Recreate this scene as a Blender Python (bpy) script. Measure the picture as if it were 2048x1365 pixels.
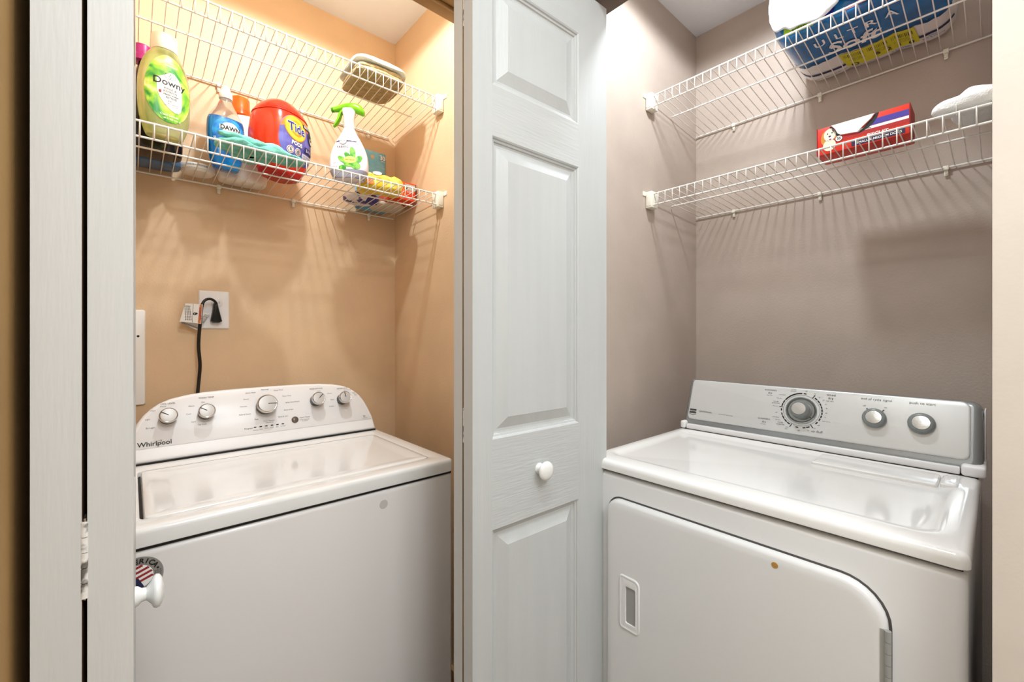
import bpy, bmesh, math, random
from mathutils import Vector, Matrix, noise

for o in list(bpy.data.objects):
    bpy.data.objects.remove(o)
SC = bpy.context.scene
COL = SC.collection
R = math.radians
sin, cos, pi = math.sin, math.cos, math.pi

# ------------------------------------------------------------------ camera, world, lights
cam_d = bpy.data.cameras.new('camera')
cam = bpy.data.objects.new('camera', cam_d)
COL.objects.link(cam)
cam.location = (0, 0, 1.27)
cam.rotation_euler = (R(90), 0, R(48.6 - 90))
cam_d.sensor_width = 36
cam_d.lens = 15.198
cam_d.shift_y = -0.00708
cam_d.clip_start = 0.01
SC.camera = cam

world = bpy.data.worlds.new('world')
SC.world = world
world.use_nodes = True
world.node_tree.nodes['Background'].inputs[0].default_value = (1, 0.98, 0.95, 1)
world.node_tree.nodes['Background'].inputs[1].default_value = 0.4

SC.view_settings.view_transform = 'Standard'
SC.view_settings.look = 'None'
SC.view_settings.gamma = 1
SC.view_settings.use_curve_mapping = False
SC.view_settings.exposure = 0.36


def point_light(name, loc, power, radius, color):
    d = bpy.data.lights.new(name, 'POINT')
    d.energy = power
    d.shadow_soft_size = radius
    d.color = color
    o = bpy.data.objects.new(name, d)
    o.location = loc
    COL.objects.link(o)


def spot_light(name, loc, power, radius, color):
    d = bpy.data.lights.new(name, 'SPOT')
    d.energy = power
    d.shadow_soft_size = radius
    d.color = color
    d.spot_size = R(176)
    d.spot_blend = 0.12
    o = bpy.data.objects.new(name, d)
    o.location = loc
    COL.objects.link(o)


def area_light(name, loc, power, size, color, rot=(0, 0, 0)):
    d = bpy.data.lights.new(name, 'AREA')
    d.energy = power
    d.size = size
    d.color = color
    o = bpy.data.objects.new(name, d)
    o.location = loc
    o.rotation_euler = rot
    COL.objects.link(o)


spot_light('washer_closet_lamp', (0.37, 1.14, 2.44), 22.0, 0.024, (0.85, 0.94, 1.0))
spot_light('dryer_closet_lamp', (1.12, 0.45, 2.44), 24.0, 0.05, (0.88, 0.95, 1.0))
area_light('hall_ceiling_lamp', (0.22, 0.04, 2.50), 7.5, 0.14, (0.87, 0.95, 1.0))
area_light('hall_fill_light', (0.20, -0.9, 2.50), 20.0, 0.6, (0.87, 0.95, 1.0))  # added soft fill with no known fixture, brightens the washer and dryer fronts


# ------------------------------------------------------------------ materials
def lin(h):
    v = [int(h[i:i + 2], 16) / 255 for i in (0, 2, 4)]
    return tuple(c / 12.92 if c <= 0.04045 else ((c + 0.055) / 1.055) ** 2.4 for c in v) + (1,)


MATS = {}


def mat(name, col, rough=0.5, metal=0.0, bump=0.0, bscale=200, stretch=(1, 1, 1), var=0.0, vscale=6,
        coat=0.0, trans=0.0, ior=1.45, col2=None, spec=0.5, ramp=(0.4, 0.6), alpha=1.0):
    if name in MATS:
        return MATS[name]
    m = bpy.data.materials.new(name)
    m.use_nodes = True
    nt = m.node_tree
    b = nt.nodes['Principled BSDF']
    c = lin(col)
    b.inputs['Base Color'].default_value = c
    b.inputs['Roughness'].default_value = rough
    b.inputs['Metallic'].default_value = metal
    b.inputs['IOR'].default_value = ior
    b.inputs['Specular IOR Level'].default_value = spec
    b.inputs['Coat Weight'].default_value = coat
    b.inputs['Coat Roughness'].default_value = 0.06
    b.inputs['Transmission Weight'].default_value = trans
    b.inputs['Alpha'].default_value = alpha
    tc = nt.nodes.new('ShaderNodeTexCoord')
    mp = nt.nodes.new('ShaderNodeMapping')
    mp.inputs['Scale'].default_value = stretch
    nt.links.new(tc.outputs['Object'], mp.inputs['Vector'])
    n2 = nt.nodes.new('ShaderNodeTexNoise')
    n2.inputs['Scale'].default_value = vscale
    n2.inputs['Detail'].default_value = 3
    nt.links.new(mp.outputs[0], n2.inputs['Vector'])
    rp = nt.nodes.new('ShaderNodeValToRGB')
    rp.color_ramp.elements[0].position = ramp[0]
    rp.color_ramp.elements[1].position = ramp[1]
    if col2:
        rp.color_ramp.elements[0].color = c
        rp.color_ramp.elements[1].color = lin(col2)
    else:
        rp.color_ramp.elements[0].color = tuple(x * (1 - var) for x in c[:3]) + (1,)
        rp.color_ramp.elements[1].color = tuple(min(1, x * (1 + var * 0.5)) for x in c[:3]) + (1,)
    nt.links.new(n2.outputs['Fac'], rp.inputs[0])
    nt.links.new(rp.outputs[0], b.inputs['Base Color'])
    if bump:
        nz = nt.nodes.new('ShaderNodeTexNoise')
        nz.inputs['Scale'].default_value = bscale
        nz.inputs['Detail'].default_value = 2
        nt.links.new(mp.outputs[0], nz.inputs['Vector'])
        bp = nt.nodes.new('ShaderNodeBump')
        bp.inputs['Strength'].default_value = bump
        bp.inputs['Distance'].default_value = 0.002
        nt.links.new(nz.outputs['Fac'], bp.inputs['Height'])
        nt.links.new(bp.outputs[0], b.inputs['Normal'])
    MATS[name] = m
    return m


M_TAN = mat('tan wall paint', 'DDBD98', 0.55, bump=0.25, bscale=160, var=0.04)
M_MAUVE = mat('mauve wall paint', 'BDAEA2', 0.55, bump=0.25, bscale=160, var=0.04)
M_CREAM = mat('cream wall paint', 'DFD4C8', 0.6, bump=0.10, bscale=120, var=0.03)
M_SHADED = mat('tan paint shaded brown', 'B38F5E', 0.7, bump=0.15, bscale=120, var=0.06, spec=0.2)  # tan family, darkened to carry the shade on the far left strip
M_CEIL = mat('ceiling paint', 'E7EAEE', 0.8, bump=0.3, bscale=60, var=0.02)
M_FLOOR = mat('vinyl floor', '8B7A66', 0.5, var=0.15, vscale=10)
M_BASE = mat('tan trim paint', 'C9A06A', 0.4, var=0.06)
M_TRACK = mat('tan painted track', 'B98F5C', 0.4, var=0.12, vscale=12)
M_DOORV = mat('door paint vertical grain', 'C4C6C5', 0.34, bump=0.20, bscale=42, stretch=(5, 5, 0.35), var=0.02)
M_DOORH = mat('door paint horizontal grain', 'C4C6C5', 0.34, bump=0.32, bscale=34, stretch=(0.55, 1, 7), var=0.02)
M_DOORE = mat('door edge paint', 'D0CFCC', 0.45, bump=0.12, bscale=60, stretch=(4, 4, 0.4), var=0.02)
M_DOORB = mat('unpainted door back', '9A7A55', 0.6, stretch=(4, 4, 0.3), var=0.3, vscale=10)
M_HINGE = mat('paint flaked hinge', 'E8E4DE', 0.4, col2='6F6B64', vscale=75, bump=0.4, bscale=150, ramp=(0.5, 0.62))
M_KNOBW = mat('white knob enamel', 'F0EFEC', 0.2, coat=0.3)
M_WIRE = mat('white vinyl coated wire', 'F1EDE6', 0.32)
M_BRKT = mat('ivory plastic bracket', 'F0ECDD', 0.4)
M_ENAM = mat('washer white enamel', 'EDEBE8', 0.12, coat=0.5, bump=0.02, bscale=90)
M_CAB = mat('appliance cabinet enamel', 'E6E1DE', 0.3, coat=0.2, bump=0.05, bscale=120)
M_CAB2 = mat('dryer cabinet enamel', 'E8E7E6', 0.3, coat=0.2, bump=0.05, bscale=120)
M_CONS = mat('washer console plastic', 'EFEDEC', 0.32)
M_FACE = mat('washer console face', 'E6E3E2', 0.28)
M_DARK = mat('dark seam rubber', '14110F', 0.6)
M_CHROME = mat('chrome', 'C6C3C0', 0.14, metal=1.0)
M_CAPM = mat('knob cap satin', 'C9C5C1', 0.35, metal=0.15)
M_BLACK = mat('black plastic', '100E0D', 0.3)
M_SILV = mat('silver console panel', 'D9DAD8', 0.3, metal=0.25, bump=0.06, bscale=30, stretch=(1, 0.1, 1))
M_GREY = mat('grey console frame', 'A3A8AA', 0.26, metal=0.6)
M_GREYK = mat('grey knob rubber', '7E8382', 0.32)
M_BRUSH = mat('brushed metal cap', 'D5D4D0', 0.3, metal=0.8, bump=0.2, bscale=200, stretch=(1, 1, 6))
M_INK = mat('black ink', '1A1918', 0.5)
M_INKG = mat('grey ink', '5A5653', 0.5)
M_WHITEP = mat('white print', 'F7F7F5', 0.45)


# ------------------------------------------------------------------ object helpers
def empty(name, loc=(0, 0, 0), rz=0):
    o = bpy.data.objects.new(name, None)
    o.empty_display_size = 0.05
    o.location = loc
    o.rotation_euler = (0, 0, rz)
    COL.objects.link(o)
    return o


def tag(o, label=None, cat=None, group=None, kind=None):
    if label:
        o['label'] = label
    if cat:
        o['category'] = cat
    if group:
        o['group'] = group
    if kind:
        o['kind'] = kind
    return o


def finish(name, bm, mats, parent=None, smooth=35, world_coords=False):
    """bmesh -> one linked mesh object; world_coords: vertices are in world space, the parent is unrotated."""
    bmesh.ops.recalc_face_normals(bm, faces=bm.faces)
    if world_coords and parent is not None:
        off = Vector((0, 0, 0))
        q = parent
        while q is not None:
            off += q.location
            q = q.parent
        bmesh.ops.translate(bm, verts=bm.verts, vec=-off)
    me = bpy.data.meshes.new(name)
    bm.to_mesh(me)
    bm.free()
    if not isinstance(mats, (list, tuple)):
        mats = [mats]
    for m in mats:
        me.materials.append(m)
    if smooth:
        for p in me.polygons:
            p.use_smooth = True
        me.set_sharp_from_angle(angle=R(smooth))
    o = bpy.data.objects.new(name, me)
    COL.objects.link(o)
    if parent is not None:
        o.parent = parent
    return o


def bx(bm, x0, x1, y0, y1, z0, z1, bev=0.0, seg=2, mi=0):
    b = bmesh.new()
    bmesh.ops.create_cube(b, size=1)
    for v in b.verts:
        v.co = Vector(((x0 + x1) / 2 + v.co.x * (x1 - x0), (y0 + y1) / 2 + v.co.y * (y1 - y0),
                       (z0 + z1) / 2 + v.co.z * (z1 - z0)))
    if bev:
        bmesh.ops.bevel(b, geom=list(b.edges), offset=bev, segments=seg, profile=0.5, affect='EDGES')
    merge(bm, b, mi)


def merge(bm, b, mi=None, M=None):
    vs = [bm.verts.new(M @ v.co if M else v.co) for v in b.verts]
    b.verts.index_update()
    for f in b.faces:
        try:
            g = bm.faces.new([vs[v.index] for v in f.verts])
            g.material_index = f.material_index if mi is None else mi
        except ValueError:
            pass
    b.free()


def boxobj(name, x0, x1, y0, y1, z0, z1, m, parent=None, bev=0.0, wc=True, seg=2):
    bm = bmesh.new()
    bx(bm, x0, x1, y0, y1, z0, z1, bev, seg)
    return finish(name, bm, m, parent, 35 if bev else 0, world_coords=wc)


def tube(bm, pts, r, seg=8, mi=0, cap=True):
    pts = [Vector(p) for p in pts]
    rs = r if isinstance(r, (list, tuple)) else [r] * len(pts)
    rings = []
    up = None
    for i, p in enumerate(pts):
        d = (pts[min(i + 1, len(pts) - 1)] - pts[max(i - 1, 0)]).normalized()
        if up is None:
            up = Vector((0, 0, 1)) if abs(d.z) < 0.9 else Vector((1, 0, 0))
        a = d.cross(up).normalized()
        b = a.cross(d).normalized()
        up = b
        rings.append([bm.verts.new(p + (a * cos(2 * pi * k / seg) + b * sin(2 * pi * k / seg)) * rs[i]) for k in range(seg)])
    for i in range(len(rings) - 1):
        for k in range(seg):
            f = bm.faces.new((rings[i][k], rings[i][(k + 1) % seg], rings[i + 1][(k + 1) % seg], rings[i + 1][k]))
            f.material_index = mi
    if cap:
        bm.faces.new(rings[0][::-1]).material_index = mi
        bm.faces.new(rings[-1]).material_index = mi


def rrect(x0, x1, y0, y1, r, k=5):
    """rounded rectangle, counter-clockwise; r one radius or (bl, br, tr, tl)"""
    rr = r if isinstance(r, (tuple, list)) else (r,) * 4
    out = []
    for (cx, cy, a0, q) in ((x0, y0, 180, rr[0]), (x1, y0, 270, rr[1]), (x1, y1, 0, rr[2]), (x0, y1, 90, rr[3])):
        ox = cx + (q if cx == x0 else -q)
        oy = cy + (q if cy == y0 else -q)
        for i in range(k + 1):
            a = R(a0 + 90 * i / k)
            out.append((ox + q * cos(a), oy + q * sin(a)))
    return out


def inset(poly, d):
    if abs(d) < 1e-9:
        return list(poly)
    n = len(poly)
    out = []
    for i in range(n):
        p0, p, p1 = Vector(poly[i - 1]), Vector(poly[i]), Vector(poly[(i + 1) % n])
        e0, e1 = p - p0, p1 - p
        if e0.length < 1e-7:
            e0 = e1
        if e1.length < 1e-7:
            e1 = e0
        n0 = Vector((-e0.y, e0.x)).normalized()
        n1 = Vector((-e1.y, e1.x)).normalized()
        b = (n0 + n1)
        b = b.normalized() if b.length > 1e-6 else n0
        c = max(0.3, b.dot(n1))
        q = p + b * d / c
        out.append((q.x, q.y))
    return out


def ringed(bm, rings, cap0=False, cap1=True, mi=0, mis=None):
    """rings: list of lists of 3D points with equal counts"""
    R_ = [[bm.verts.new(p) for p in ring] for ring in rings]
    n = len(R_[0])
    for i in range(len(R_) - 1):
        for k in range(n):
            try:
                f = bm.faces.new((R_[i][k], R_[i][(k + 1) % n], R_[i + 1][(k + 1) % n], R_[i + 1][k]))
                f.material_index = mis[i] if mis else mi
            except ValueError:
                pass
    if cap0:
        bm.faces.new(R_[0][::-1]).material_index = mi
    if cap1:
        bm.faces.new(R_[-1]).material_index = mis[-1] if mis else mi


def panel(bm, poly, prof, fmap, mi=0, cap0=False, cap1=True):
    """profile: [(inset, height)], fmap(u, v, h) -> 3D"""
    ringed(bm, [[fmap(u, v, h) for (u, v) in inset(poly, d)] for (d, h) in prof], cap0, cap1, mi)


def panel_rr(bm, x0, x1, y0, y1, r, k, prof, fmap, mi=0, cap0=False, cap1=True):
    """panel() for a rounded rectangle; the corner radius shrinks with the inset"""
    rr = r if isinstance(r, (tuple, list)) else (r,) * 4
    rings = []
    for (d, h) in prof:
        q = tuple(max(a - d, 0.0008) for a in rr)
        rings.append([fmap(u, v, h) for (u, v) in rrect(x0 + d, x1 - d, y0 + d, y1 - d, q, k)])
    ringed(bm, rings, cap0, cap1, mi)


def lathe_at(bm, prof, fmap, u0, v0, seg=32, mi=0, cap=True, cap0=False):
    rings = []
    for (r, h) in prof:
        rings.append([fmap(u0 + max(r, 1e-5) * cos(2 * pi * k / seg), v0 + max(r, 1e-5) * sin(2 * pi * k / seg), h) for k in range(seg)])
    ringed(bm, rings, cap0, cap, mi)


def superell(rx, ry, n, seg):
    out = []
    for k in range(seg):
        a = 2 * pi * k / seg
        c, s = cos(a), sin(a)
        out.append((rx * math.copysign(abs(c) ** (2 / n), c), ry * math.copysign(abs(s) ** (2 / n), s)))
    return out


def smoothprof(keys, steps):
    """Catmull-Rom through the key rows"""
    out = []
    n = len(keys)
    for i in range(n - 1):
        p0, p1, p2, p3 = keys[max(i - 1, 0)], keys[i], keys[i + 1], keys[min(i + 2, n - 1)]
        for s in range(steps):
            t = s / steps
            row = []
            for a, b, c, d in zip(p0, p1, p2, p3):
                v = 0.5 * ((2 * b) + (-a + c) * t + (2 * a - 5 * b + 4 * c - d) * t * t + (-a + 3 * b - 3 * c + d) * t ** 3)
                row.append(v)
            out.append(tuple(row))
    out.append(tuple(keys[-1]))
    return out


class Loft:
    """vertical body from rows (z, rx, ry, n); knows its own front surface so prints can follow it"""
    def __init__(self, keys, steps=4):
        self.rows = smoothprof(keys, steps)

    def at(self, z):
        r = self.rows
        if z <= r[0][0]:
            return r[0]
        for a, b in zip(r, r[1:]):
            if a[0] <= z <= b[0]:
                t = (z - a[0]) / max(b[0] - a[0], 1e-9)
                return tuple(p + (q - p) * t for p, q in zip(a, b))
        return r[-1]

    def build(self, bm, seg=40, mi=0, z0=None, z1=None, off=0.0, cap0=True, cap1=True):
        rows = [r for r in self.rows if (z0 is None or r[0] >= z0 - 1e-9) and (z1 is None or r[0] <= z1 + 1e-9)]
        if z0 is not None:
            rows = [self.at(z0)] + rows
        if z1 is not None:
            rows = rows + [self.at(z1)]
        rings = [[(x, y, z) for (x, y) in superell(rx + off, ry + off, n, seg)] for (z, rx, ry, n) in rows]
        ringed(bm, rings, cap0, cap1, mi)

    def front(self, x, z, off):
        _, rx, ry, n = self.at(z)
        q = min(abs(x / rx), 0.995)
        return Vector((x, -(ry * (1 - q ** n) ** (1 / n)) - off, z))


_tc = {}


def text2d(s, size, bold=0.0, spacing=1.0):
    key = (s, bold, spacing)
    if key not in _tc:
        cu = bpy.data.curves.new('txt', 'FONT')
        cu.body = s
        cu.size = 1.0
        cu.align_x = 'CENTER'
        cu.align_y = 'CENTER'
        cu.offset = bold
        cu.space_character = spacing
        cu.resolution_u = 3
        ob = bpy.data.objects.new('txt', cu)
        me = bpy.data.meshes.new_from_object(ob)
        _tc[key] = ([(v.co.x, v.co.y) for v in me.vertices], [tuple(p.vertices) for p in me.polygons])
        bpy.data.objects.remove(ob)
        bpy.data.curves.remove(cu)
        bpy.data.meshes.remove(me)
    pts, faces = _tc[key]
    return [(x * size, y * size) for (x, y) in pts], faces


class Print:
    """flat print on a surface: text and shapes in (u, v), laid on by fmap(u, v, h)"""
    def __init__(self, fmap, step=0.00025):
        self.f, self.bm, self.mats, self.step = fmap, bmesh.new(), [], step
        self.layer = 1

    def mi(self, m):
        if m not in self.mats:
            self.mats.append(m)
        return self.mats.index(m)

    def raw(self, pts, faces, m, layer):
        vs = [self.bm.verts.new(self.f(u, v, layer * self.step)) for (u, v) in pts]
        i = self.mi(m)
        for f in faces:
            try:
                self.bm.faces.new([vs[k] for k in f]).material_index = i
            except ValueError:
                pass

    def text(self, s, u, v, size, m=M_INK, bold=0.0, rot=0, layer=4, sx=1.0, shear=0.0, spacing=1.0):
        pts, faces = text2d(s, size, bold, spacing)
        c, n = cos(R(rot)), sin(R(rot))
        out = []
        for (x, y) in pts:
            x = x * sx + shear * y
            out.append((u + x * c - y * n, v + x * n + y * c))
        self.raw(out, faces, m, layer)

    def disc(self, u, v, ru, rv, m, layer=1, rings=3, seg=28, hole=0.0, rot=0):
        pts, faces = [], []
        c, n = cos(R(rot)), sin(R(rot))
        for j in range(rings + 1):
            q = hole + (1 - hole) * j / rings
            q = max(q, 1e-4)
            for k in range(seg):
                x, y = ru * q * cos(2 * pi * k / seg), rv * q * sin(2 * pi * k / seg)
                pts.append((u + x * c - y * n, v + x * n + y * c))
        for j in range(rings):
            for k in range(seg):
                faces.append((j * seg + k, j * seg + (k + 1) % seg, (j + 1) * seg + (k + 1) % seg, (j + 1) * seg + k))
        self.raw(pts, faces, m, layer)

    def rect(self, u0, u1, v0, v1, m, layer=1, nu=4, nv=4, shear=0.0):
        pts = [(u0 + (u1 - u0) * i / nu + shear * (v0 + (v1 - v0) * j / nv), v0 + (v1 - v0) * j / nv)
               for j in range(nv + 1) for i in range(nu + 1)]
        faces = [(j * (nu + 1) + i, j * (nu + 1) + i + 1, (j + 1) * (nu + 1) + i + 1, (j + 1) * (nu + 1) + i)
                 for j in range(nv) for i in range(nu)]
        self.raw(pts, faces, m, layer)

    def poly(self, pts, m, layer=1):
        self.raw(pts, [tuple(range(len(pts)))], m, layer)

    def fan(self, pts, m, layer=1, rings=3):
        """star-shaped polygon, subdivided so it follows a curved surface"""
        cx = sum(p[0] for p in pts) / len(pts)
        cy = sum(p[1] for p in pts) / len(pts)
        n = len(pts)
        P, F = [], []
        for j in range(rings + 1):
            q = max(j / rings, 1e-4)
            P += [(cx + (x - cx) * q, cy + (y - cy) * q) for (x, y) in pts]
        for j in range(rings):
            for k in range(n):
                F.append((j * n + k, j * n + (k + 1) % n, (j + 1) * n + (k + 1) % n, (j + 1) * n + k))
        self.raw(P, F, m, layer)

    def arc(self, u, v, r, w, a0, a1, m, layer=2):
        k = max(2, int(abs(a1 - a0) / 5) + 1)
        pts, faces = [], []
        for i in range(k + 1):
            a = R(a0 + (a1 - a0) * i / k)
            pts += [(u + (r - w / 2) * cos(a), v + (r - w / 2) * sin(a)), (u + (r + w / 2) * cos(a), v + (r + w / 2) * sin(a))]
        for i in range(k):
            faces.append((2 * i, 2 * i + 1, 2 * i + 3, 2 * i + 2))
        self.raw(pts, faces, m, layer)

    def arctext(self, s, u, v, r, a_start, da, size, m, bold=0.0, layer=3):
        a = a_start
        for ch in s:
            if ch != ' ':
                self.text(ch, u + r * cos(R(a)), v + r * sin(R(a)), size, m, bold, rot=a - 90, layer=layer)
            a -= da

    def build(self, name, parent, wc=False):
        return finish(name, self.bm, self.mats, parent, 0, world_coords=wc)


def lump(bm, sx, sy, sz, n=4.0, res=14, amp=0.004, freq=14, seed=0, mi=0, base=True, M=None, droop=None):
    """soft cloth-like block, base at z = 0"""
    b = bmesh.new()
    bmesh.ops.create_cube(b, size=2)
    bmesh.ops.subdivide_edges(b, edges=list(b.edges), cuts=res, use_grid_fill=True)
    for v in b.verts:
        p = v.co.copy()
        q = (abs(p.x) ** n + abs(p.y) ** n + abs(p.z) ** n) ** (1 / n)
        m_ = max(abs(p.x), abs(p.y), abs(p.z))
        p = p * (m_ / q)
        c = Vector((p.x * sx / 2, p.y * sy / 2, (p.z + 1) * sz / 2))
        d = noise.noise_vector(c * freq + Vector((seed * 7.1, seed * 3.3, 0)))
        d2 = noise.noise_vector(c * freq * 2.7 + Vector((seed * 2.1, 0, seed)))
        c += d * amp + d2 * amp * 0.45
        if base and c.z < 0.0:
            c.z = 0.0
        if droop:
            c = droop(c)
        v.co = c
    merge(bm, b, mi, M)


# ------------------------------------------------------------------ the setting
def wall(name, x0, x1, y0, y1, z0, z1, m, label, cat='wall'):
    return tag(boxobj(name, x0, x1, y0, y1, z0, z1, m), label, cat, kind='structure')


CH = 2.53
wall('wall_washer_back', -0.20, 0.92, 1.75, 1.87, 0, CH, M_TAN, 'tan back wall of the washer closet behind the wire shelves')
wall('wall_washer_right', 0.863, 0.92, 0.985, 1.75, 0, CH, M_TAN, 'tan right side wall of the washer closet')
wall('wall_washer_left', -0.20, -0.075, 0.93, 1.75, 0, CH, M_TAN, 'tan left side wall of the washer closet hidden behind the folded door')
wall('wall_hall_left', -0.20, -0.080, -1.7, 0.42, 0, CH, M_CREAM, 'cream hall wall to the left of the camera')
wall('trim_2', -0.20, -0.075, 0.42, 0.93, 0, CH, M_SHADED, 'jamb strip at the far left edge beside the folded door, shade put into its brown colour', 'door jamb')  # end of the left wall; its brown stands in for shade
wall('wall_dryer_back', 1.80, 1.92, -0.15, 0.98, 0, CH, M_MAUVE, 'mauve back wall of the dryer closet behind the wire shelves')
wall('wall_dryer_left', 0.95, 1.80, 0.86, 0.98, 0, CH, M_MAUVE, 'mauve left side wall of the dryer closet next to the open door')
wall('wall_dryer_right', 0.95, 1.80, -0.15, -0.012, 0, CH, M_MAUVE, 'mauve right side wall of the dryer closet beside the dryer')
wall('wall_hall_right', 0.83, 0.95, -1.7, 0.0085, 0, CH, M_CREAM, 'cream hall wall at the far right edge beside the dryer')
wall('wall_hall_back', -0.075, 0.83, -1.82, -1.7, 0, CH, M_CREAM, 'cream hall wall behind the camera')
bm = bmesh.new()
bx(bm, 0.80, 0.863, 0.88, 0.985, 0, CH)
bx(bm, 0.863, 0.95, 0.745, 0.985, 0, CH)
bx(bm, 0.83, 0.863, 0.745, 0.88, 0, CH)
tag(finish('wall_corner', bm, M_CREAM, None, 0), 'cream corner pillar between the two closets behind the open door', 'wall', kind='structure')
bm = bmesh.new()
bx(bm, -0.075, 0.80, 0.88, 0.985, 2.12, CH)
tag(finish('wall_washer_header', bm, M_TAN, None, 0), 'tan header above the washer closet opening', 'header', kind='structure')
bm = bmesh.new()
bx(bm, 0.83, 0.95, 0.0085, 0.745, 2.12, CH)
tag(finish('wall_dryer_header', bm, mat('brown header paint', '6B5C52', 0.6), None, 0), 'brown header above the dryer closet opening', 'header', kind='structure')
wall('ceiling', -0.20, 1.92, -1.82, 1.87, CH, CH + 0.05, M_CEIL, 'white painted ceiling over the closets', 'ceiling')
wall('floor', -0.20, 1.92, -1.82, 1.87, -0.05, 0, M_FLOOR, 'beige brown floor under the washer and dryer', 'floor')
wall('baseboard_washer_right', 0.848, 0.863, 0.985, 1.75, 0.0, 0.085, M_BASE, 'tan baseboard along the right wall of the washer closet', 'baseboard')
wall('baseboard_dryer_back', 1.786, 1.80, -0.012, 0.86, 0.0, 0.085, M_MAUVE, 'mauve baseboard along the back wall of the dryer closet', 'baseboard')

# door head track of the washer closet
tr = empty('trim_1', (0.36, 0.93, 2.1), 0)
tag(tr, 'tan head track with ridges above the washer closet opening', 'door track', kind='structure')
for (y0, y1, z0) in ((0.953, 0.985, 2.112), (0.942, 0.949, 2.108), (0.915, 0.938, 2.114), (0.885, 0.905, 2.112)):
    boxobj('track_rail', -0.07, 0.798, y0, y1, z0, 2.1205, M_TRACK, tr, 0.001)


# ------------------------------------------------------------------ bifold doors
def leaf_mesh(w, h, t):
    """door leaf: u along the width, front face at y = 0 looking to -Y, thickness to +Y"""
    bm = bmesh.new()
    fm = lambda u, v, d: Vector((u, -d, v))
    bands = [(0.335, 0.857), (1.038, 1.647), (1.749, 1.966)]
    a, b = 0.0475, w - 0.1055
    xs = [0, a, b, w]
    zs = [0.0]
    for p, q in bands:
        zs += [p, q]
    zs.append(h)

    def quad(x0, x1, z0, z1, y, mi, flip=False):
        vs = [bm.verts.new((x0, y, z0)), bm.verts.new((x1, y, z0)), bm.verts.new((x1, y, z1)), bm.verts.new((x0, y, z1))]
        bm.faces.new(vs[::-1] if flip else vs).material_index = mi
    for j in range(len(zs) - 1):
        for i in range(3):
            if i == 1 and j % 2 == 1:
                continue
            quad(xs[i], xs[i + 1], zs[j], zs[j + 1], 0, 1 if i == 1 else 0)
    prof = [(0, 0), (0.0030, -0.0020), (0.0040, -0.0048), (0.0080, -0.0060), (0.0092, -0.0088), (0.0130, -0.0100), (0.0180, -0.0100), (0.0400, -0.0014), (0.0412, -0.0008), (0.05, -0.0008)]
    for p, q in bands:
        panel(bm, [(a, p), (b, p), (b, q), (a, q)], prof, fm, 0)
    quad(0, w, 0, h, t, 3, True)
    for (p, q) in (((0, 0), (0, t)), ((w, 0), (w, t))):
        vs = [bm.verts.new((p[0], p[1], 0)), bm.verts.new((q[0], q[1], 0)), bm.verts.new((q[0], q[1], h)), bm.verts.new((p[0], p[1], h))]
        bm.faces.new(vs).material_index = 2
    for z in (0, h):
        vs = [bm.verts.new((0, 0, z)), bm.verts.new((w, 0, z)), bm.verts.new((w, t, z)), bm.verts.new((0, t, z))]
        bm.faces.new(vs).material_index = 2
    bmesh.ops.remove_doubles(bm, verts=bm.verts, dist=1e-5)
    return bm


def door_hinge(parent, x, y, z):
    h = empty('hinge', (x, y, z))
    h.parent = parent
    for k in range(5):
        bm = bmesh.new()
        z0 = -0.034 + k * 0.0137
        tube(bm, [(0, 0, z0), (0, 0, z0 + 0.013)], 0.0032, 12)
        finish('knuckle', bm, M_HINGE, h)
    for s in (-1, 1):
        bm = bmesh.new()
        bx(bm, -0.0012 * s - 0.0006, -0.0012 * s + 0.0006, 0, 0.001, 0, 0.001)
        bm.free()
    bm = bmesh.new()
    bx(bm, -0.0005, 0.022, -0.0012, -0.0002, -0.034, 0.034)
    bx(bm, -0.0005, 0.022, 0.0002, 0.0012, -0.034, 0.034)
    finish('hinge_leaf', bm, M_HINGE, h, 0)
    bm = bmesh.new()
    tube(bm, [(0, 0, -0.036), (0, 0, 0.037)], 0.0012, 8)
    finish('hinge_pin', bm, M_CHROME, h)
    return h


def knob_mesh():
    bm = bmesh.new()
    prof = [(0.0125, 0), (0.0115, 0.003), (0.008, 0.007), (0.0078, 0.011), (0.013, 0.0155), (0.0185, 0.018), (0.0205, 0.021),
            (0.0195, 0.0245), (0.015, 0.027), (0.008, 0.0285), (0.0, 0.029)]
    lathe_at(bm, prof, lambda u, v, h: Vector((u, -h, v)), 0, 0, 32)
    return bm


LW, LH, LT = 0.412, 2.075, 0.031
# dryer-side door, folded, panelled face towards the hall
d2 = empty('door_2', (0.4935, 0.6745, 0.02), R(-1.4))
tag(d2, 'white panelled bifold door folded open between the washer and the dryer', 'door', kind='structure')
lf = finish('leaf', leaf_mesh(LW, LH, LT), [M_DOORV, M_DOORH, M_DOORE, M_DOORB], d2, 5)
lf2 = finish('leaf', leaf_mesh(LW, LH, LT), [M_DOORV, M_DOORH, M_DOORE, M_DOORB], d2, 5)
lf2.location = (LW, 2 * LT + 0.0045, 0)
lf2.rotation_euler = (0, 0, pi)
kb = finish('knob', knob_mesh(), M_KNOBW, d2, 50)
kb.location = (0.177, 0, 0.955)
for hz in (1.068, 1.895, 0.25):
    door_hinge(d2, 0.0035, LT + 0.0022, hz)
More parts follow.
